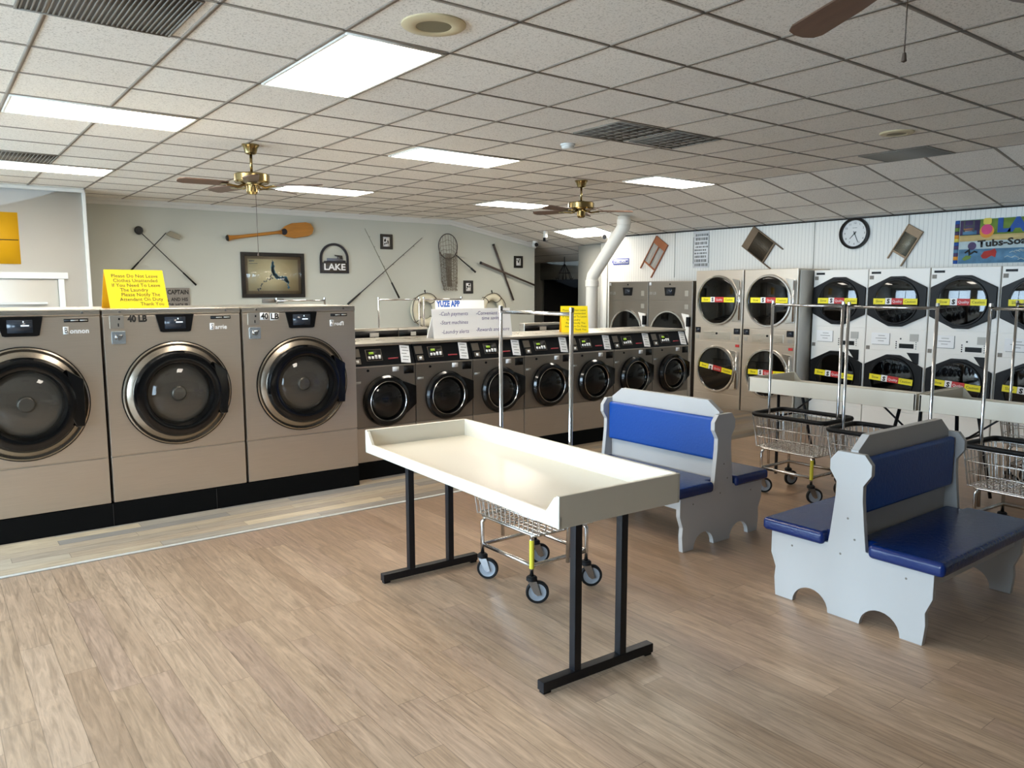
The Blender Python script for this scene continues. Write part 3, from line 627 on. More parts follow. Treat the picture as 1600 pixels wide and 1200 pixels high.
# ------------------------------------------------------------------ back-to-back benches (local: length along x from 0 to 1.05, y across)
def bench(label, loc, rz):
    t = thing('double_bench', label, 'bench', loc, rz, 'back to back benches with blue vinyl seats')
    L = 1.05
    half = [(.39, 0), (.40, .1), (.395, .16), (.425, .235), (.425, .355), (.10, .372), (.092, .43), (.082, .52), (.072, .62), (.07, .695), (.108, .752), (.108, .805), (.07, .852)]
    bot = []
    def arch(c, r, h): return [(c+r*math.cos(R(a)), h*math.sin(R(a))) for a in range(0, 181, 15)]
    prof = half + [(-a, b) for a, b in half[::-1]]
    prof += [(-.285, 0)] + [(a, b) for a, b in arch(-.185, .1, .098)][::-1] + [(.085, 0)][:0] + arch(.185, .1, .098)[::-1] + [(.285, 0)][:0]
    out = []
    for p in prof:
        if not out or (abs(p[0]-out[-1][0])+abs(p[1]-out[-1][1])) > 1e-4: out.append(p)
    for x0, x1 in ((0, .032), (L-.032, L)):
        MB().prism(out, 'x', x0, x1, .003).build('end_panel', 'bench', t, 26)
    # crest + back board with clipped top corners
    MB().prism([(.033, .40), (L-.033, .40), (L-.033, .862), (L-.035, .862), (L-.13, .93), (.13, .93), (.035, .862), (.033, .862)], 'y', -.02, .02, .003).build('back_board', 'bench', t)
    for s in (-1, 1):
        n = 'seat_frame'
        MB().box(.033, L-.033, min(s*.03, s*.40), max(s*.03, s*.40), .325, .35, .003).box(.033, L-.033, min(s*.37, s*.395), max(s*.37, s*.395), .27, .326, .003).build(n, 'bench', t)
        # back pad: plump slab
        b = MB().box(.036, L-.036, min(s*.021, s*.062), max(s*.021, s*.062), .545, .825, .018, 3)
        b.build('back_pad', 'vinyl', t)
        ya, yb = s*.085, s*.475
        yn = s*.115
        MB().prism([(.033, s*.025), (L-.033, s*.025), (L-.033, yn), (L+.022, yn), (L+.022, yb), (-.022, yb), (-.022, yn), (.033, yn)], 'z', .352, .422, .024, 4).build('seat_cushion', 'vinyl_shaded', t, 40)
    for y, z in ((.3, .3), (-.3, .3), (.03, .33), (-.04, .42), (0, .52)): MB().lathe([(0, -.0015), (.005, -.0015), (.006, 0)], 'x', (0, y, z), 8).build('screw', 'grillebar', t)
    return t
bench('gray double bench with blue vinyl nearest the camera, turned towards the right', (3.6, 1.95, 0), 0)
bench('gray double bench with a bright blue back pad, behind the cream folding table', (4.115, 3.09, 0), R(90))

# ------------------------------------------------------------------ laundry carts (local: length along y, rack bar over the middle)
def laundry_cart(label, loc, rz):
    t = thing('laundry_cart', label, 'cart', loc, rz, 'chrome wire laundry carts with hanging racks')
    hl, hw = .32, .22; zt, zb = .645, .38; bl, bw = .28, .195
    def ringpts(l, w, z, r=.05, n=4): return [(x, y, z) for x, y in rrect(-w, w, -l, l, r, n)]
    MB().tube(ringpts(hl, hw, zt), .0165, 8, True).build('rim_bumper', 'rubber', t)
    m = MB(); r_ = .0036
    for k in range(4):
        f = k/3; l, w, z = bl+(hl-bl)*f*.95, bw+(hw-bw)*f*.95, zb+(zt-zb-.02)*f
        m.tube(ringpts(l, w, z), .0036 if k in (0, 3) else r_, 4, True)
    n1, n2 = 14, 9
    for i in range(n1+1):
        u = -1+2*i/n1
        for s in (-1, 1): m.tube([(s*bw, u*bl*.97, zb), (s*hw*.98, u*hl*.96, zt-.01)], r_, 4, False, False)
        m.tube([(-bw, u*bl*.97, zb), (bw, u*bl*.97, zb)], r_, 4, False, False)
    for i in range(n2+1):
        u = -1+2*i/n2
        for s in (-1, 1): m.tube([(u*bw*.97, s*bl, zb), (u*hw*.96, s*hl*.98, zt-.01)], r_, 4, False, False)
        m.tube([(u*bw*.97, -bl, zb), (u*bw*.97, bl, zb)], r_, 4, False, False)
    m.build('wire_basket', 'chromed', t)
    px, py = .195, .225; lz = .205
    MB().tube([(-px, -py, lz), (px, -py, lz), (px, py, lz), (-px, py, lz)], .009, 8, True).build('lower_rail', 'chromed', t)
    MB().tube(ringpts(.245, .19, zb-.012, .03), .008, 8, True).build('upper_rail', 'chromed', t)
    for i, (sx, sy) in enumerate(((-1, -1), (1, -1), (-1, 1), (1, 1))):
        x, y = sx*px, sy*py
        lg = MB().tube([(x*.93, y*.93, zb-.012), (x, y, zb-.045), (x, y, .125)], .0115, 8).build('leg', 'chrome', t)
        if i == 0:
            MB().lathe([(.0132, .19), (.0132, .345)], 'z', (x, y, 0), 10).build('tape', 'tape', lg)
        a = R((-38, -30, -48, -20)[i]); ux, uy = math.cos(a), math.sin(a); wx, wy = x+.028*ux, y+.028*uy
        c = MB().lathe([(0, .15), (.022, .15), (.03, .142), (.03, .128), (.02, .122), (0, .122)], 'z', (x, y, 0), 14)
        c.build('caster_stem', 'rubber', t)
        fk = MB()
        M_ = Matrix.Translation((x, y, 0)) @ Matrix.Rotation(a, 4, 'Z')
        for s in (-1, 1): fk.prism([(-.02, .124), (.026, .124), (.048, .05), (.03, .045), (.012, .06)], 'y', s*.017-.0015, s*.017+.0015)
        fk.box(-.02, .026, -.018, .018, .119, .123)
        fk.xf(M_).build('caster_fork', 'bracket', t)
        wh = MB().lathe([(.046, -.011), (.058, -.012), (.062, -.008), (.062, .008), (.058, .012), (.046, .011)], 'y', (.03, 0, .0625), 28).xf(M_).build('wheel', 'rubber', t)
        MB().lathe([(0, -.013), (.01, -.016), (.014, -.012), (.034, -.008), (.047, -.012), (.047, .012), (.034, .008), (.014, .012), (.01, .016), (0, .013)], 'y', (.03, 0, .0625), 24).xf(M_).build('hub', 'hub', wh)
    ry = .305
    for s in (-1, 1):
        po = MB().tube([(0, s*ry*.95, .2), (0, s*ry, .7), (0, s*ry, 1.555)], .0115, 10).build('rack_pole', 'chrome', t)
        MB().lathe([(0, 1.562), (.013, 1.56), (.0135, 1.54), (.012, 1.54)], 'z', (0, s*ry, 0), 10).build('pole_cap', 'chromed', po)
    MB().tube([(0, -ry, 1.527), (0, ry, 1.527)], .0105, 10).build('rack_bar', 'chrome', t)
    return t
c0 = laundry_cart('laundry cart parked underneath the cream folding table in front', (2.67, 3.285, 0), 0)
dup(c0, (5.585, 3.455, 0), R(0), 'laundry cart in front of the stacked dryers, behind the far blue bench')
dup(c0, (5.40, 2.69, 0), R(2), 'laundry cart second from the left by the dryers, half hidden by the near bench')
dup(c0, (5.55, 1.82, 0), R(-4), 'laundry cart at the right photo edge, behind the near bench')
dup(c0, (7.3, 2.27, 0), R(3), 'laundry cart between the folding tables and the white dryers, at the far right')
dup(c0, (5.06, 9.05, 0), R(90), 'laundry cart behind the washer rows, its rack left of the life ring')
dup(c0, (5.74, 9.05, 0), R(90), 'laundry cart behind the washer rows, its rack right of the life ring')
dup(c0, (3.73, 9.1, 0), R(90), 'laundry cart behind the large washers, its rack below the framed map')

# ------------------------------------------------------------------ ceiling fittings
def ceiling_light(x0, x1, y0, y1, label):
    t = thing('ceiling_light', label, 'ceiling light', ((x0+x1)/2, (y0+y1)/2, CZ), 0, 'flat ceiling light panels')
    a, b = (x1-x0)/2-.012, (y1-y0)/2-.012
    f = MB(); k = .018
    f.box(-a, a, -b, -b+k, -.012, .0).box(-a, a, b-k, b, -.012, .0).box(-a, -a+k, -b+k, b-k, -.012, .0).box(a-k, a, -b+k, b-k, -.012, .0)
    f.build('frame', 'lampframe', t)
    MB().box(-a+k, a-k, -b+k, b-k, -.009, -.002).build('diffuser', 'lamp', t)
    return t
LP = [(1.76, 2.36, 3.63, 4.846, 'large ceiling light panel nearest the camera, beside the round speaker'),
      (.56, 1.76, 6.062, 6.67, 'long ceiling light panel at the upper left edge of the photo'),
      (.56, 1.76, 9.10, 9.71, 'ceiling light panel above the white left wall, farther of the two at the left edge'),
      (3.62, 4.80, 6.062, 6.67, 'ceiling light panel between the two brass fans, over the small washers'),
      (3.62, 4.80, 9.10, 9.71, 'ceiling light panel partly behind the left brass fan'),
      (6.62, 7.70, 5.99, 6.55, 'ceiling light panel right of the right-hand brass fan'),
      (6.62, 7.70, 8.95, 9.60, 'ceiling light panel left of the right-hand brass fan blades'),
      ]
for a in LP: ceiling_light(*a)
def slope_light():
    x0, x1, y0, y1 = 8.99, 9.54, 9.47, 10.55
    ang = math.atan(SLOPE)
    t = thing('ceiling_light', 'ceiling light panel on the sloping ceiling next to the white pipe', 'ceiling light', ((x0+x1)/2, (y0+y1)/2, ceil_z((x0+x1)/2)), 0, 'flat ceiling light panels', ry=ang)
    a, b, k = (x1-x0)/2, (y1-y0)/2, .018
    f = MB(); f.box(-a, a, -b, -b+k, -.012, 0).box(-a, a, b-k, b, -.012, 0).box(-a, -a+k, -b+k, b-k, -.012, 0).box(a-k, a, -b+k, b-k, -.012, 0)
    f.build('frame', 'lampframe', t); MB().box(-a+k, a-k, -b+k, b-k, -.009, -.002).build('diffuser', 'lamp', t)
slope_light()
def grille(x0, x1, y0, y1, label, cell):
    t = thing('air_grille', label, 'air vent', ((x0+x1)/2, (y0+y1)/2, CZ), 0, 'ceiling air grilles')
    a, b = (x1-x0)/2, (y1-y0)/2; k = .012
    f = MB(); f.box(-a, a, -b, -b+k, -.01, 0).box(-a, a, b-k, b, -.01, 0).box(-a, -a+k, -b+k, b-k, -.01, 0).box(a-k, a, -b+k, b-k, -.01, 0)
    f.build('frame', 'grillebar', t)
    MB().box(-a+k, a-k, -b+k, b-k, -.003, -.001).build('dark_backing', 'grille', t)
    g = MB(); nx = int(2*a/cell); ny = int(2*b/cell)
    for i in range(1, nx): g.box(-a+2*a*i/nx-.0035, -a+2*a*i/nx+.0035, -b+k, b-k, -.008, -.003)
    if cell > .05:
        for i in range(1, ny): g.box(-a+k, a-k, -b+2*b*i/ny-.0035, -b+2*b*i/ny+.0035, -.008, -.003)
    g.build('grating', 'grillebar', t)
grille(4.30, 4.87, 4.27, 4.80, 'square-celled dark ceiling grille, left one of the adjoining pair', .085)
grille(4.92, 5.47, 4.24, 4.78, 'square-celled dark ceiling grille, right one of the adjoining pair', .085)
grille(7.19, 7.74, 3.34, 3.98, 'flat dark ceiling grille beside the small round speaker, near the clock', .03)
grille(.44, 1.10, 3.64, 4.24, 'large dark louvred grille in the top left corner of the photo', .022)
grille(.56, 1.16, 8.50, 9.09, 'dark ceiling grille right behind the second light panel at the left edge', .03)
def round_speaker(x, y, r, label):
    t = thing('ceiling_speaker', label, 'speaker', (x, y, CZ), 0, 'round ceiling speakers')
    MB().lathe([(r, 0), (r, -.006), (r*.94, -.012), (r*.6, -.016), (r*.55, -.012), (r*.55, -.004)], 'z', (0, 0, 0), 48).build('bezel', 'speaker', t)
    g = MB().lathe([(r*.56, -.009), (0, -.011)], 'z', (0, 0, 0), 36)
    for k in range(1, 8): g.lathe([(r*.07*k, -.013), (r*.07*k+.006, -.013)], 'z', (0, 0, 0), 28)
    g.build('mesh_cover', 'speakerg', t)
round_speaker(2.06, 3.30, .155, 'large round cream ceiling speaker beside the nearest light panel')
round_speaker(6.39, 3.22, .13, 'small round ceiling speaker near the dark grille on the right')
t = thing('smoke_detector', 'small white smoke detector on the ceiling left of the paired grilles', 'smoke detector', (4.6, 5.2, CZ))
MB().lathe([(.065, 0), (.065, -.012), (.055, -.016), (.055, -.03), (.045, -.042), (0, -.045)], 'z', (0, 0, 0), 28).build('housing', 'white', t)
def fan(x, y, label, a0, chain=.5, zc=CZ, rod=.16, bl=1.0):
    t = thing('ceiling_fan', label, 'ceiling fan', (x, y, zc), R(a0), 'brass ceiling fans with brown blades')
    MB().lathe([(0, 0), (.075, 0), (.075, -.012), (.06, -.03), (.048, -.075), (.03, -.085), (0, -.085)], 'z', (0, 0, 0), 28).build('canopy', 'brass', t)
    MB().tube([(0, 0, -.08), (0, 0, -.08-rod)], .012, 10).build('down_rod', 'brass', t)
    z = -.07-rod
    MB().lathe([(0, z), (.03, z), (.06, z-.012), (.14, z-.02), (.15, z-.03), (.15, z-.085), (.14, z-.1), (.07, z-.11), (.06, z-.12), (0, z-.12)], 'z', (0, 0, 0), 36).build('motor', 'brass', t)
    MB().lathe([(0, z-.12), (.048, z-.12), (.05, z-.175), (.035, z-.195), (0, z-.2)], 'z', (0, 0, 0), 24).build('switch_housing', 'brass', t)
    zb = z-.115
    for k in range(5):
        M_ = Matrix.Rotation(2*math.pi*k/5, 4, 'Z')
        ar = MB().tube([(.06, 0, zb), (.12, 0, zb-.02), (.17, .0, zb-.012), (.215, 0, zb-.006)], [.012, .01, .01, .012], 8)
        ar.box(.19, .27, -.045, .045, zb-.012, zb-.006, .002).xf(M_).build('blade_arm', 'brass', t)
        pl = [(a_*bl, b_) for a_, b_ in [(.21, -.05), (.32, -.06), (.56, -.068), (.6, -.055), (.62, -.02), (.62, .02), (.6, .055), (.56, .068), (.32, .06), (.21, .05)]]
        b = MB().prism(pl, 'z', zb-.005, zb+.003)
        b.xf(M_ @ Matrix.Translation((0, 0, zb)) @ Matrix.Rotation(R(11), 4, 'X') @ Matrix.Translation((0, 0, -zb))).build('blade', 'blade', t)
    if chain:
        c = MB().tube([(.03, 0, z-.195), (.032, 0, z-.195-chain)], .0022, 5).build('pull_chain', 'chain', t)
        MB().lathe([(0, z-.195-chain), (.006, z-.2-chain), (.009, z-.225-chain), (0, z-.23-chain)], 'z', (.032, 0, 0), 10).build('chain_pull', 'chain', c)
    return t
fan(2.41, 6.89, 'brass ceiling fan with brown blades above the large washers', -38)
fan(6.22, 6.79, 'brass ceiling fan with brown blades above the small washers, by the white pipe', -30, 0)
fan(2.6, 1.28, 'ceiling fan near the camera, only a brown blade and its pull chain in view', 62, .18, rod=.047, bl=1.14)

# ------------------------------------------------------------------ pipe, cameras, hall things
t = thing('drain_pipe', 'white plastic pipe bending from the ceiling down to the floor by the dryers', 'pipe', (8.53, 8.36, 0))
MB().tube([(0, 0, ceil_z(8.64)-.003), (0, 0, 2.6), (0, .66, 1.88), (0, .68, 1.82), (0, .68, 0)], .095, 20).build('pipe_run', 'pvc', t)
MB().lathe([(.1, 0), (.107, .01), (.107, .1), (.1, .11)], 'z', (0, .68, 1.70), 20).build('coupling', 'pvc', t)
MB().lathe([(.1, 0), (.107, .01), (.107, .08), (.1, .09)], 'z', (0, 0, 2.62), 20).build('coupling', 'pvc', t)
MB().tube([(0, .26, 2.42), (-.02, .18, 2.52)], .05, 14).build('side_branch', 'pvc', t)
def camera_dome(x, y, z, rz, label):
    t = thing('security_camera', label, 'camera', (x, y, z), rz)
    MB().lathe([(.05, 0), (.055, -.02), (.05, -.04), (0, -.04)], 'z', (0, 0, 0), 20).build('mount', 'white', t)
    MB().lathe([(0, -.075), (.04, -.07), (.05, -.05), (.05, .06), (.044, .07), (0, .07)], 'y', (0, 0, -.075), 20).build('housing', 'white', t)
    MB().lathe([(0, -.082), (.036, -.08), (.04, -.068)], 'y', (0, 0, -.075), 18).build('lens', 'black', t)
camera_dome(9.55, 11.72, ceil_z(9.55), R(-20), 'white security camera at the ceiling corner of the gray wall end')
camera_dome(9.38, 9.62, ceil_z(9.38), R(-60), 'white security camera on the ceiling left of the white pipe bend')
t = thing('hanging_tag', 'small white ceiling device hanging before the dark hall, left of the sloping light', 'ceiling device', (8.97, 10.72, ceil_z(8.97)))
MB().box(-.03, .03, -.03, .03, -.12, 0, .008).build('bracket', 'white', t); MB().box(-.035, .035, -.04, .035, -.18, -.115, .01).build('sensor', 'black', t)
t = thing('hanging_rack', 'dark wire rack hanging from the ceiling in front of the dark hall doorway', 'hanging rack', (10.9, 12.4, ceil_z(10.9)))
m = MB(); m.tube([(0, 0, 0), (0, 0, -.16)], .008, 6)
for k in range(6):
    a = k*math.pi/3; m.tube([(0, 0, -.14), (.12*math.cos(a), .12*math.sin(a), -.34), (.17*math.cos(a), .17*math.sin(a), -.47), (.2*math.cos(a), .2*math.sin(a), -.44)], .007, 5)
m.tube([(.12*math.cos(k*math.pi/8), .12*math.sin(k*math.pi/8), -.34) for k in range(16)], .007, 5, True)
m.build('wire_frame', 'hangring', t)
t = thing('storage_shelf', 'dim shelf unit inside the dark doorway at the end of the hall', 'shelf', (13.1, 12.5, 0))
MB().box(-.2, .2, -.6, -.56, 0, 1.7).build('upright', 'blackm', t); MB().box(-.2, .2, .56, .6, 0, 1.7).build('upright', 'blackm', t)
for z in (.4, .85, 1.25, 1.6): MB().box(-.2, .2, -.56, .56, z, z+.03).build('shelf', 'grille', t)
tag(MB().box(12.92, 13.2, 12.75, 12.98, 1.282, 1.52, .01).build('storage_box', 'grille'), 'dim box on the third shelf inside the dark doorway', 'box')

# ------------------------------------------------------------------ things on the gray wall (Y = 12, facing -y)
def seg_thing(name, label, cat, p0, p1, y, prof, m, group=None):
    """a straight thing lying flat on the wall from p0 to p1 (x, z): root at p0, local +x along it"""
    a = math.atan2(p1[1]-p0[1], p1[0]-p0[0]); L = math.hypot(p1[0]-p0[0], p1[1]-p0[1])
    t = thing(name, label, cat, (p0[0], y, p0[1]), 0, group, ry=-a)
    return t, L
def golf_club(p0, p1, y, label, wood):
    t, L = seg_thing('golf_club', label, 'golf club', p0, p1, y, None, None)
    MB().tube([(0, 0, 0), (.25, 0, 0)], [.014, .011], 10).build('grip', 'rubber', t)
    MB().tube([(.25, 0, 0), (L-.04, 0, 0)], [.008, .006], 8).build('shaft', 'clubs', t)
    if wood: MB().lathe([(0, -.05), (.045, -.04), (.06, 0), (.045, .045), (0, .05)], 'y', (L, -.012, 0), 18).xf(Matrix.Scale(.7, 4, (0, 1, 0))).build('club_head', 'clubs', t)
    else: MB().prism([(L-.06, -.01), (L+.02, -.02), (L+.06, -.17), (L+.01, -.2), (L-.05, -.06)], 'y', -.02, .012, .004).build('club_head', 'zinc', t)
golf_club((3.29, 1.73), (2.55, 2.49), 11.95, 'black golf club with a round head, grip end down at the right', True)
golf_club((2.35, 1.86), (2.93, 2.50), 11.92, 'golf club with a flat iron head, partly behind the yellow card', False)
t, L = seg_thing('paddle', 'varnished wooden paddle mounted high on the gray wall', 'paddle', (3.76, 2.43), (5.13, 2.635), 11.94, None, None)
MB().tube([(0, 0, 0), (.02, 0, 0), (.06, 0, 0), (.2, 0, 0), (.75, 0, 0), (.86, 0, 0)], [.035, .05, .035, .026, .024, .03], 12).build('shaft', 'wood', t)
pb = [(.8, -.024), (.86, -.035), (.93, -.085), (1.05, -.118), (1.28, -.11), (1.36, -.08), (1.395, 0), (1.36, .08), (1.28, .11), (1.05, .118), (.93, .085), (.86, .035), (.8, .024)]
MB().prism(pb, 'y', -.016, .016, .008).build('blade', 'wood', t)
MB().lathe([(0, -.024), (.045, -.022), (.05, -.015)], 'y', (.9, 0, .0), 20).build('emblem', 'iron', t)
MB().tube([(-.004, 0, 0), (.018, 0, 0)], [.036, .052], 12).build('end_band', 'frameblack', t)
# framed lake map
def frame_thing(name, label, cat, x0, x1, z0, z1, y, k, depth, fm):
    t = thing(name, label, cat, ((x0+x1)/2, y, (z0+z1)/2)); a, b = (x1-x0)/2, (z1-z0)/2
    MB().prism([(-a, b), (a, b), (a-k, b-k), (-a+k, b-k)], 'y', -depth, 0, .003).prism([(-a, -b), (a, -b), (a-k, -b+k), (-a+k, -b+k)], 'y', -depth, 0, .003).prism([(-a, -b), (-a, b), (-a+k, b-k), (-a+k, -b+k)], 'y', -depth, 0, .003).prism([(a, -b), (a, b), (a-k, b-k), (a-k, -b+k)], 'y', -depth, 0, .003).build('frame', fm, t)
    return t, a-k, b-k
t, a, b = frame_thing('framed_map', 'black framed lake map on tan paper hanging on the gray wall', 'framed map', 3.97, 4.98, 1.54, 2.235, YB, .055, .035, 'frameblack')
MB().box(-a, a, -.012, -.004, -b, b).build('mat_board', 'mat_board', t)
mp_ = MB().box(-a+.05, a-.05, -.016, -.011, -b+.05, b-.045).build('map_sheet', 'mapmat', t)
def walk(pts, w, m, seed):
    random.seed(seed); mb = MB()
    for i in range(len(pts)-1):
        (x0, z0), (x1, z1) = pts[i], pts[i+1]; n = 7
        for k in range(n):
            x = x0+(x1-x0)*k/n+random.uniform(-.012, .012); z = z0+(z1-z0)*k/n+random.uniform(-.012, .012); r = w*random.uniform(.4, 1.3)
            mb.prism([(x-r, z-.3*r), (x-.2*r, z-r), (x+r, z-.5*r), (x+.6*r, z+.7*r), (x-.5*r, z+r)], 'y', -.0185, -.0155)
    return mb.build('lake', m, mp_)
walk([(0, .2), (-.01, .1), (.0, .02), (.06, -.04), (.16, -.05), (.22, -.1)], .024, 'mapblue', 3)
walk([(.1, -.03), (.2, -.04), (.23, -.13), (.235, -.22)], .016, 'mapblue', 4)
walk([(-.02, -.05), (-.1, -.07), (-.17, -.12), (-.22, -.2), (-.26, -.23)], .010, 'mapgray', 5)
walk([(-.02, .22), (.0, .12), (-.03, .04), (-.05, -.03)], .009, 'mapgray', 6)
MB().box(-.38, -.3, -.018, -.0155, .205, .225).box(-.38, -.25, -.018, -.0155, .175, .182).build('map_title', 'grayink', mp_)
MB().box(-a, a, -.024, -.022, -b, b).build('glazing', 'wglass', t)
# arched metal sign with a moored boat silhouette
t = thing('arched_sign', 'dark arched metal sign with a boat silhouette on the gray wall', 'sign', (5.505, 11.99, 1.93))
outer = [(-.255, 0)]+[(.255, 0)]+arc(0, .24, .255, 0, 180, 18, .25); inner = [(-.215, .02), (.215, .02)]+arc(0, .24, .215, 0, 180, 18, .212)
m = MB(); n = len(outer)
for y in (0,):
    for i in range(n):
        j = (i+1) % n; m.prism([outer[i], outer[j], inner[j], inner[i]], 'y', -.012, .0)
m.build('arch_frame', 'iron', t)
MB().box(-.215, .215, -.011, -.001, .02, .175).build('name_panel', 'grille', t)
text('LAKE', .145, 'paper', t, 0, -.0125, .098, sx=1.15, face=.004)
MB().prism([(-.19, .175), (.2, .175), (.2, .21), (.15, .215), (.15, .195), (-.18, .2)], 'y', -.012, -.001).build('hull', 'iron', t)
MB().box(-.13, .15, -.011, -.002, .2, .245).box(.05, .07, -.011, -.002, .24, .285).build('cabin', 'mapgray', t)
MB().prism([(.0, .3), (.14, .29), (.14, .235), (.1, .235), (.09, .265), (.01, .28)], 'y', -.012, -.002).build('canopy', 'frameblack', t)
def fishing_rod(p0, p1, y, label, m, reel):
    t, L = seg_thing('fishing_rod', label, 'fishing rod', p0, p1, y, None, None)
    MB().tube([(0, 0, 0), (.3, 0, 0)], [.018, .014], 10).build('handle', 'frameblack', t)
    MB().tube([(.3, 0, 0), (L, 0, 0)], [.009, .004], 8).build('blank', m, t)
    g = MB()
    for k in range(4):
        x = L*(.45+.14*k); g.tube([(x, 0, 0), (x+.01, 0, -.022), (x+.02, 0, 0)], .003, 5)
    g.build('line_guide', 'rodl', t)
fishing_rod((5.71, 1.42), (7.17, 2.57), 11.96, 'dark fishing rod leaning to the right, lower end by the large washers', 'rod', True)
fishing_rod((6.67, 1.52), (6.04, 2.68), 11.93, 'pale thin fishing rod leaning to the left', 'rodl', False)
for x0, x1, z0, z1, lb in ((6.36, 6.59, 2.35, 2.605, 'small black picture frame between the fishing rod tips'), (8.06, 8.27, 1.59, 1.83, 'small black picture frame right of the landing net, lowest of three'), (9.24, 9.45, 2.08, 2.31, 'small black picture frame near the end of the gray wall')):
    t, a, b = frame_thing('picture_frame', lb, 'picture frame', x0, x1, z0, z1, YB, .045, .025, 'frameblack')
    pc = MB().box(-a, a, -.012, -.004, -b, b).build('print', 'paper', t)
    random.seed(int(x0*10)); g = MB()
    for k in range(9):
        x = random.uniform(-a*.6, a*.5); z = random.uniform(-b*.7, b*.7); g.prism([(x-.012, z), (x, z-.02), (x+.016, z-.004), (x+.006, z+.016)], 'y', -.014, -.0118)
    g.build('print_motif', 'ink', pc)
# landing net
t = thing('landing_net', 'landing net with a long brown mesh bag hanging on the gray wall', 'fishing net', (7.69, 11.93, 2.435))
RX, RZ = .2, .225
MB().tube([(RX*math.cos(k*math.pi/16), 0, RZ*math.sin(k*math.pi/16)) for k in range(32)], .009, 8, True).build('hoop', 'rod', t)
MB().tube([(.17, 0, -.15), (.5, -.0, -.38)], .012, 8).tube([(.5, 0, -.38), (.6, 0, -.45)], .02, 8).build('handle', 'clubs', t)
nm = MB(); random.seed(2)
for k in range(20):
    a = 2*math.pi*k/20; x, z = RX*math.cos(a), RZ*math.sin(a)
    nm.tube([(x, .0, z), (x*.88, -.02+.03*math.sin(a*3), z-.35), (x*.85+.02, .02*math.sin(a), -.62), (x*.6+.04, 0, -.80)], .0032, 4, False, False)
for q in range(12):
    f = q/11; zz = -.05-.72*f; r_ = RX*(1-.24*f)
    nm.tube([(r_*math.cos(k*math.pi/8)+.04*f, .035*math.sin(k*math.pi/8), zz+.018*math.sin(k*2.2+q)+(.16*math.sin(k*math.pi/8)*(1-f))) for k in range(16)], .003, 4, True)
for k in range(10): 
    x = -.055+.011*k; nm.tube([(x*1.2, -.01, -.12), (x, -.02, -.45), (x*.9+.03, -.01, -.72)], .0045, 4, False, False)
nm.build('mesh_bag', 'net', t)
def staff(p0, p1, y, label):
    t, L = seg_thing('wooden_staff', label, 'stick', p0, p1, y, None, None)
    MB().tube([(0, 0, 0), (L*.5, 0, 0), (L, 0, 0)], [.017, .019, .024], 10).build('shaft', 'stick', t)
    MB().tube([(L*.985, 0, 0), (L+.004, 0, 0)], .026, 10).build('end_cap', 'frameblack', t)
staff((9.21, 1.46), (8.73, 2.51), 11.965, 'thick dark stick of the crossed pair, nearly upright')
staff((9.70, 1.75), (8.40, 2.16), 11.925, 'thin dark stick of the crossed pair, nearly level')
def life_ring(x, z, r, label):
    t = thing('life_ring', label, 'life ring', (x, 11.93, z))
    MB().lathe([(r*.77+.068*math.cos(k*math.pi/7), .068*math.sin(k*math.pi/7)) for k in range(14)], 'y', (0, 0, 0), 40, True).build('ring_body', 'ringcream', t)
    for k in range(4):
        a = R(45+90*k); M_ = Matrix.Rotation(-a, 4, 'Y')
        MB().lathe([(.073*math.cos(q*math.pi/6), .073*math.sin(q*math.pi/6)) for q in range(12)], 'z', (r*.77, 0, 0), 4, True).build('x', 'rubber', t) if False else None
        b = MB().tube([(r*.77+.072*math.cos(q*math.pi/6), .072*math.sin(q*math.pi/6), 0) for q in range(12)], .008, 5, True).xf(M_)
        b.build('strap', 'ropeb', t)
    MB().tube([(r*1.02*math.cos(q*math.pi/12), -.03-.05*abs(math.sin(2*(q*math.pi/12)+1.57)), r*1.02*math.sin(q*math.pi/12)) for q in range(24)], .008, 5, True).build('grab_rope', 'ropeb', t)
    MB().tube([(0, -.02, r), (0, 0, r+.05), (.02, .02, r)], .007, 5).build('hanger', 'hangring', t)
life_ring(7.19, 1.30, .295, 'canvas life ring behind the cart racks, left of the white sign')
life_ring(8.66, 1.32, .27, 'canvas life ring half hidden behind the white handwritten sign')
t = thing('captain_sign', 'weathered gray sign about a captain beside the yellow card', 'sign', (2.8, 11.985, 1.56))
MB().box(-.42, .40, -.012, .014, -.17, .13, .003).build('board', 'board', t)
text('TOOH CAPTAIN', .088, 'ink', t, .385, -.014, .065, 'RIGHT', face=.003, sx=.80); text('AND HIS', .07, 'ink', t, .37, -.014, -.04, 'RIGHT', face=.002, sx=.85); text('FOR HOUR', .062, 'ink', t, .37, -.014, -.12, 'RIGHT', face=.002)
MB().tube([(-.17, -.014, -.10), (-.16, -.014, -.035), (.08, -.014, -.03), (.10, -.014, -.06), (.06, -.014, -.12)], .008, 6).build('painted_motif', 'ink', t)
t = thing('wall_ledge', 'narrow printed strip under the framed map', 'strip sign', (4.45, 11.98, 1.49))
MB().box(-.17, .02, -.006, .02, -.03, .03).build('gray_part', 'board', t); MB().box(.03, .17, -.01, .02, -.025, .025).build('dark_part', 'grille', t)
t = thing('wall_poster', 'orange-yellow poster with a dark line at the left edge of the photo', 'poster', (.68, 11.096, 2.28))
MB().box(-.37, .355, -.006, .004, -.31, .30).build('sheet', 'poster', t); MB().box(-.36, .345, -.0075, -.0055, -.03, -.02).build('dark_line', 'ink', t)

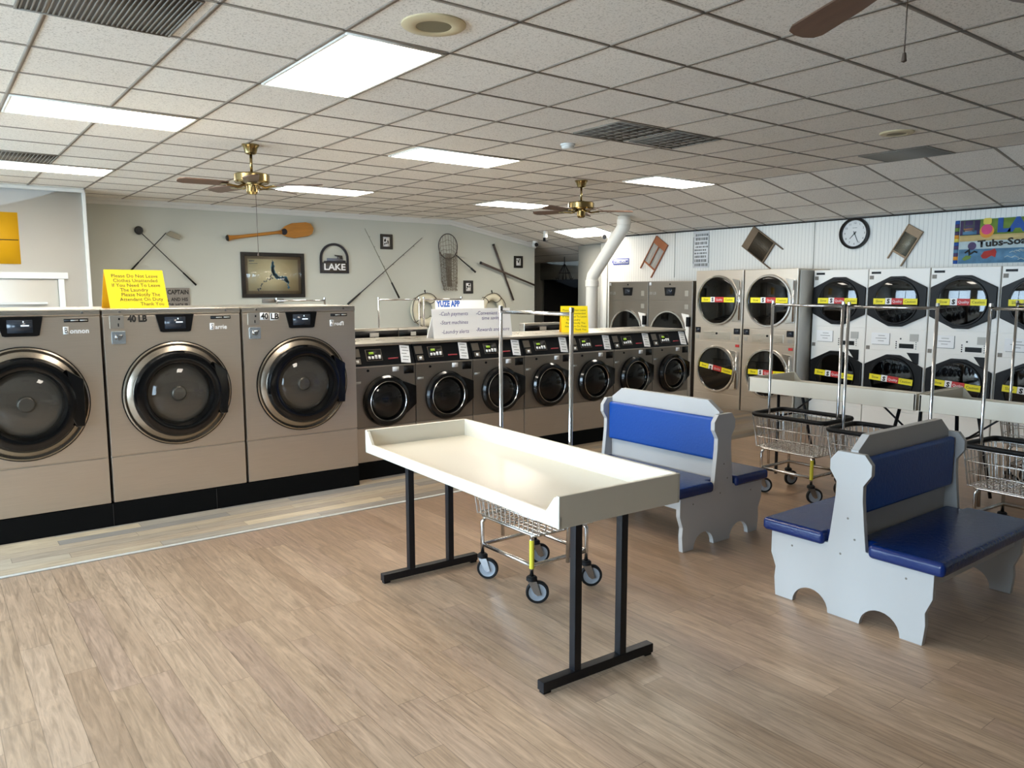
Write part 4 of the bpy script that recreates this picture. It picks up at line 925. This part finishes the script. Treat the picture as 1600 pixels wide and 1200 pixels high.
# ------------------------------------------------------------------ things on the white wall above the dryers (X = 9.65, facing -x)
def wall_right_thing(name, label, cat, y, z, tilt=0, off=0): return thing(name, label, cat, (XR-off, y, z), RD, None, ry=tilt)
t = wall_right_thing('arrow_sign', 'blue and white arrow sign pointing left on the white wall', 'sign', 9.52, 2.135)
MB().prism([(-.2, 0), (-.165, .052), (.2, .052), (.2, -.052), (-.165, -.052)], 'y', -.008, 0).build('plate', 'signblue', t)
MB().box(-.16, .19, -.0095, -.0075, -.036, .036).build('white_field', 'paper', t); text('BATHROOM', .062, 'signblue', t, .015, -.0105, 0, sx=.95, face=.002)
def washboard(y, z, tilt, L, W, label, wood, ribs, panels, legs):
    t = wall_right_thing('washboard', label, 'washboard', y, z, tilt, .012)
    h = L/2; w = W/2
    for s in (-1, 1): MB().box(s*w-.014 if s > 0 else -w, w if s > 0 else -w+.014, -.022, .008, -h, h, .003).build('side_rail', wood, t)
    hz = h-L*.2
    MB().box(-w+.014, w-.014, -.018, .004, hz, h, .003).build('head_board', wood, t)
    MB().box(-w+.014, w-.014, -.018, .004, -h+legs, -h+legs+.025, .003).build('cross_bar', wood, t)
    n = int((hz-(-h+legs+.025))/.016); m = MB(); z0 = -h+legs+.025; z1 = hz
    m.box(-w+.014, w-.014, -.004, .002, z0, z1)
    for k in range(n): 
        zz = z0+(z1-z0)*(k+.5)/n
        for a, b in panels: m.tube([(a*(w-.016), -.004, zz), (b*(w-.016), -.004, zz)], .0058, 6)
    m.build('rub_plate', ribs, t)
    if len(panels) > 1: MB().box(-.008, .008, -.02, .0, z0, z1).build('mid_rail', wood, t)
washboard(8.745, 2.19, R(34), .62, .30, 'red-brown framed washboard with gray double panels, leftmost', 'woodred', 'labelgray', [(-1, -.08), (.08, 1)], .13)
washboard(6.70, 2.25, R(-55), .60, .34, 'dark metal washboard tilted to the left, above the steel stacked dryers', 'wooddark', 'zincd', [(-1, 1)], .15)
washboard(4.675, 2.19, R(31), .47, .21, 'small pale wooden washboard right of the wall clock', 'woodpale', 'zinc', [(-1, 1)], .1)
t = wall_right_thing('word_sign', 'tall white sign with rows of dark words between two washboards', 'sign', 7.795, 2.26)
MB().box(-.15, .15, -.008, 0, -.27, .28).build('sheet', 'paper', t)
random.seed(11); zz = .245
for k in range(9):
    h_ = random.choice((.026, .034, .042)); m = MB(); x = -.125+random.uniform(0, .02)
    while x < .1:
        l_ = random.uniform(.012, .04); m.box(x, min(x+l_, .13), -.010, -.0078, zz-h_, zz); x += l_+random.uniform(.006, .014)
    m.build('printed_words', 'grayink', t); zz -= h_+.022
MB().box(-.15, -.144, -.0105, -.007, -.2, .2).box(.144, .15, -.0105, -.007, -.2, .22).build('border', 'ink', t)
# clock, showing about twenty-six past seven
t = wall_right_thing('wall_clock', 'round black rimmed wall clock above the white dryers', 'clock', 5.33, 2.37)
MB().lathe([(.165, -.012), (.168, -.045), (.18, -.055), (.195, -.048), (.2, -.02), (.198, 0), (.165, 0)], 'y', (0, 0, 0), 56, True).build('rim', 'frameblack', t)
fc = MB().lathe([(.168, -.012), (0, -.013)], 'y', (0, 0, 0), 40).build('dial', 'clockface', t)
for k in range(1, 13):
    a = 2*math.pi*k/12; text(str(k), .038, 'ink', fc, .132*math.sin(a), -.0138, .132*math.cos(a), name='numeral')
MB().box(-.03, .03, -.0142, -.0132, .068, .073).build('maker_mark', 'grayink', fc)
def hand(ang, l, w, nm): MB().prism([(-w, -.03), (w, -.03), (w*.5, l), (-w*.5, l)], 'y', -.018, -.0155).xf(Matrix.Rotation(R(ang), 4, 'Y')).build(nm, 'ink', t)
hand(223, .09, .006, 'hour_hand'); hand(156, .125, .0045, 'minute_hand')
MB().lathe([(0, -.022), (.01, -.021), (.011, -.013)], 'y', (0, 0, 0), 14).build('hub', 'ink', t)
# painted laundry sign
t = wall_right_thing('painted_sign', 'colourful hand painted laundry sign at the right edge of the photo', 'sign', 3.25, 2.2, 0, 0)
w = .86; z0, z1 = -.255, .245; x0 = -.86
MB().prism(rrect(-w, w, z0, z1, .03), 'y', -.022, 0).build('board', 'spale', t)
random.seed(5)
zz = z1-.004; cols = ['sdeep', 'spurple', 'sgreen', 'spurple', 'sorange', 'syellow', 'sdeep', 'spurple', 'sblue', 'spurple', 'sorange', 'sdeep']
for c_ in cols: MB().box(x0+.004, x0+.055, -.024, -.021, zz-.041, zz).build('border_block', c_, t); zz -= .041
MB().box(x0+.06, w-.01, -.0235, -.021, .065, z1-.005).build('top_band', 'sgreen', t)
MB().box(x0+.06, x0+.27, -.0245, -.022, .07, z1-.01).build('violet_patch', 'spurple', t)
MB().box(x0+.09, x0+.24, -.0255, -.024, .075, .12).build('blue_patch', 'sblue', t)
MB().box(x0+.06, w-.01, -.0240, -.021, .0, .066).build('tan_band', 'stan', t)
MB().box(x0+.06, w-.01, -.0235, -.021, z0+.005, -.09).build('water_band', 'sblue', t)
text('H', .19, 'iron', t, x0+.155, -.0262, .165, sx=1.1)
MB().box(x0+.1, x0+.2, -.0263, -.025, .135, .143).box(x0+.11, x0+.19, -.0263, -.025, .118, .123).build('painted_line', 'sorange', t)
MB().lathe([(.075, -.025), (0, -.0262)], 'y', (x0+.345, 0, .105), 24).build('yellow_bloom', 'sorange', t); MB().lathe([(.058, -.026), (0, -.0275)], 'y', (x0+.345, 0, .125), 20).build('pink_bloom', 'spink', t)
MB().prism(rrect(x0+.305, x0+.39, .18, .25, .02), 'y', -.0285, -.022).build('yellow_head', 'syellow', t)
text('LAUNDRY', .2, 'sdeep', t, x0+.45, -.0262, .155, 'LEFT', sx=1.25, face=.012)
random.seed(8)
text('Tubs-Soap Suds', .105, 'ink', t, x0+.26, -.0262, -.04, 'LEFT', rot=R(3), sx=1.25, face=.004)
MB().lathe([(.045, -.024), (.03, -.0275), (0, -.027)], 'y', (x0+.2, 0, -.055), 18).build('wheel_motif', 'spurple', t)
cr = MB().prism([(x0+.3, -.17), (x0+.33, -.12), (x0+.4, -.11), (x0+.44, -.09), (x0+.46, -.13), (x0+.45, -.19), (x0+.41, -.17), (x0+.36, -.2), (x0+.32, -.2)], 'y', -.0265, -.023)
cr.build('red_crab', 'sred', t)
MB().tube([(x0+.13, -.025, -.13), (x0+.17, -.025, -.10), (x0+.18, -.025, -.15), (x0+.23, -.025, -.115), (x0+.26, -.025, -.13)], .009, 6).build('dark_stroke', 'ink', t)
MB().prism([(x0+.1, -.2), (x0+.14, -.16), (x0+.2, -.165), (x0+.19, -.195), (x0+.13, -.22)], 'y', -.026, -.023).build('green_leaf', 'sgreen', t)
wv = MB()
for k in range(26):
    x = x0+.52+random.uniform(0, 1.1); z = random.uniform(-.23, -.09); wv.tube([(x, -.0245, z), (x+.03, -.0245, z+.015), (x+.07, -.0245, z-.004)], .004, 5)
wv.build('wave_stroke', 'spale', t)

# ------------------------------------------------------------------ cards standing on the washers
def tent(name, label, loc, rz, w, h, d, lines, size, off):
    t = thing(name, label, 'sign', loc, rz)
    a = math.atan2(d, h); ln = math.hypot(d, h)
    def pane(s):
        return MB().box(-w/2, w/2, -.0025, .0, 0, ln).xf(Matrix.Translation((0, -s*d if s > 0 else d, 0)) @ Matrix.Rotation(-a*s, 4, 'X'))
    f = pane(1).build('front_card', 'yellow', t); pane(-1).build('back_card', 'orange', t)
    M_ = Matrix.Translation((0, -d, 0)) @ Matrix.Rotation(-a, 4, 'X')
    for i, (tx, sh) in enumerate(lines):
        o = text(tx, size, 'ink', f, sh*w, -.0035, ln-.055*ln/.42*1.0-i*(ln*.86/len(lines))-.01)
        o.data.transform(M_)
    return t
tent('yellow_card', 'bright yellow folded card with black text on the middle large washer', (1.262, 6.15, 1.526), R(6), .40, .272, .10,
     [('Please Do Not Leave', .0), ('Clothes Unattended', .0), ('If You Need To Leave', .0), ('The Laundry', -.05), ('Please Notify The', .05), ('Attendant On Duty', .05), ('Thank You', .22)], .037, 0)
tent('yellow_card', 'smaller yellow folded card with black text on the small washers', (5.77, 6.4, 1.19), R(-33), .30, .285, .09,
     [('Please Do Not Leave', 0), ('Clothes Unattended', 0), ('If You Need To Leave', 0), ('The Laundry', -.05), ('Please Notify The', .03), ('Attendant On Duty', .03), ('Thank You', .2)], .03, 0)
t = thing('handwritten_sign', 'wide white sign with purple handwriting propped on the small washers', 'sign', (4.36, 6.30, 1.19), R(0), None)
M_ = Matrix.Rotation(R(-9), 4, 'X')
sh = MB().box(-.47, .47, -.003, .0, 0, .285).xf(M_).build('sheet', 'paper', t)
MB().prism([(.046, .277), (.17, .0), (.185, .0), (.052, .277)], 'x', -.44, .44).build('back_prop', 'paper', t)
for tx, x, z in (('-Cash payments', -.39, .235), ('-Start machines', -.39, .15), ('-Laundry alerts', -.38, .06), ('-Convenient &', .04, .235), ('   time saving', .06, .185), ('-Rewards and more', .02, .07)):
    text(tx, .052, 'purple', sh, x, -.0042, z, 'LEFT', shear=.25).data.transform(M_)
t = thing('header_sign', 'small white sign with blue letters standing behind the handwritten sign', 'sign', (4.42, 6.62, 1.19), R(0), None)
M2 = Matrix.Rotation(R(-4), 4, 'X')
sh = MB().box(-.30, .30, -.003, .0, 0, .36).xf(M2).build('sheet', 'paper', t)
MB().prism([(.027, .35), (.10, .0), (.12, .0), (.032, .35)], 'x', -.27, .27).build('back_prop', 'paper', t)
text('YUZE APP', .082, 'blueink', sh, -.28, -.0042, .322, 'LEFT', face=.004, sx=.75).data.transform(M2)
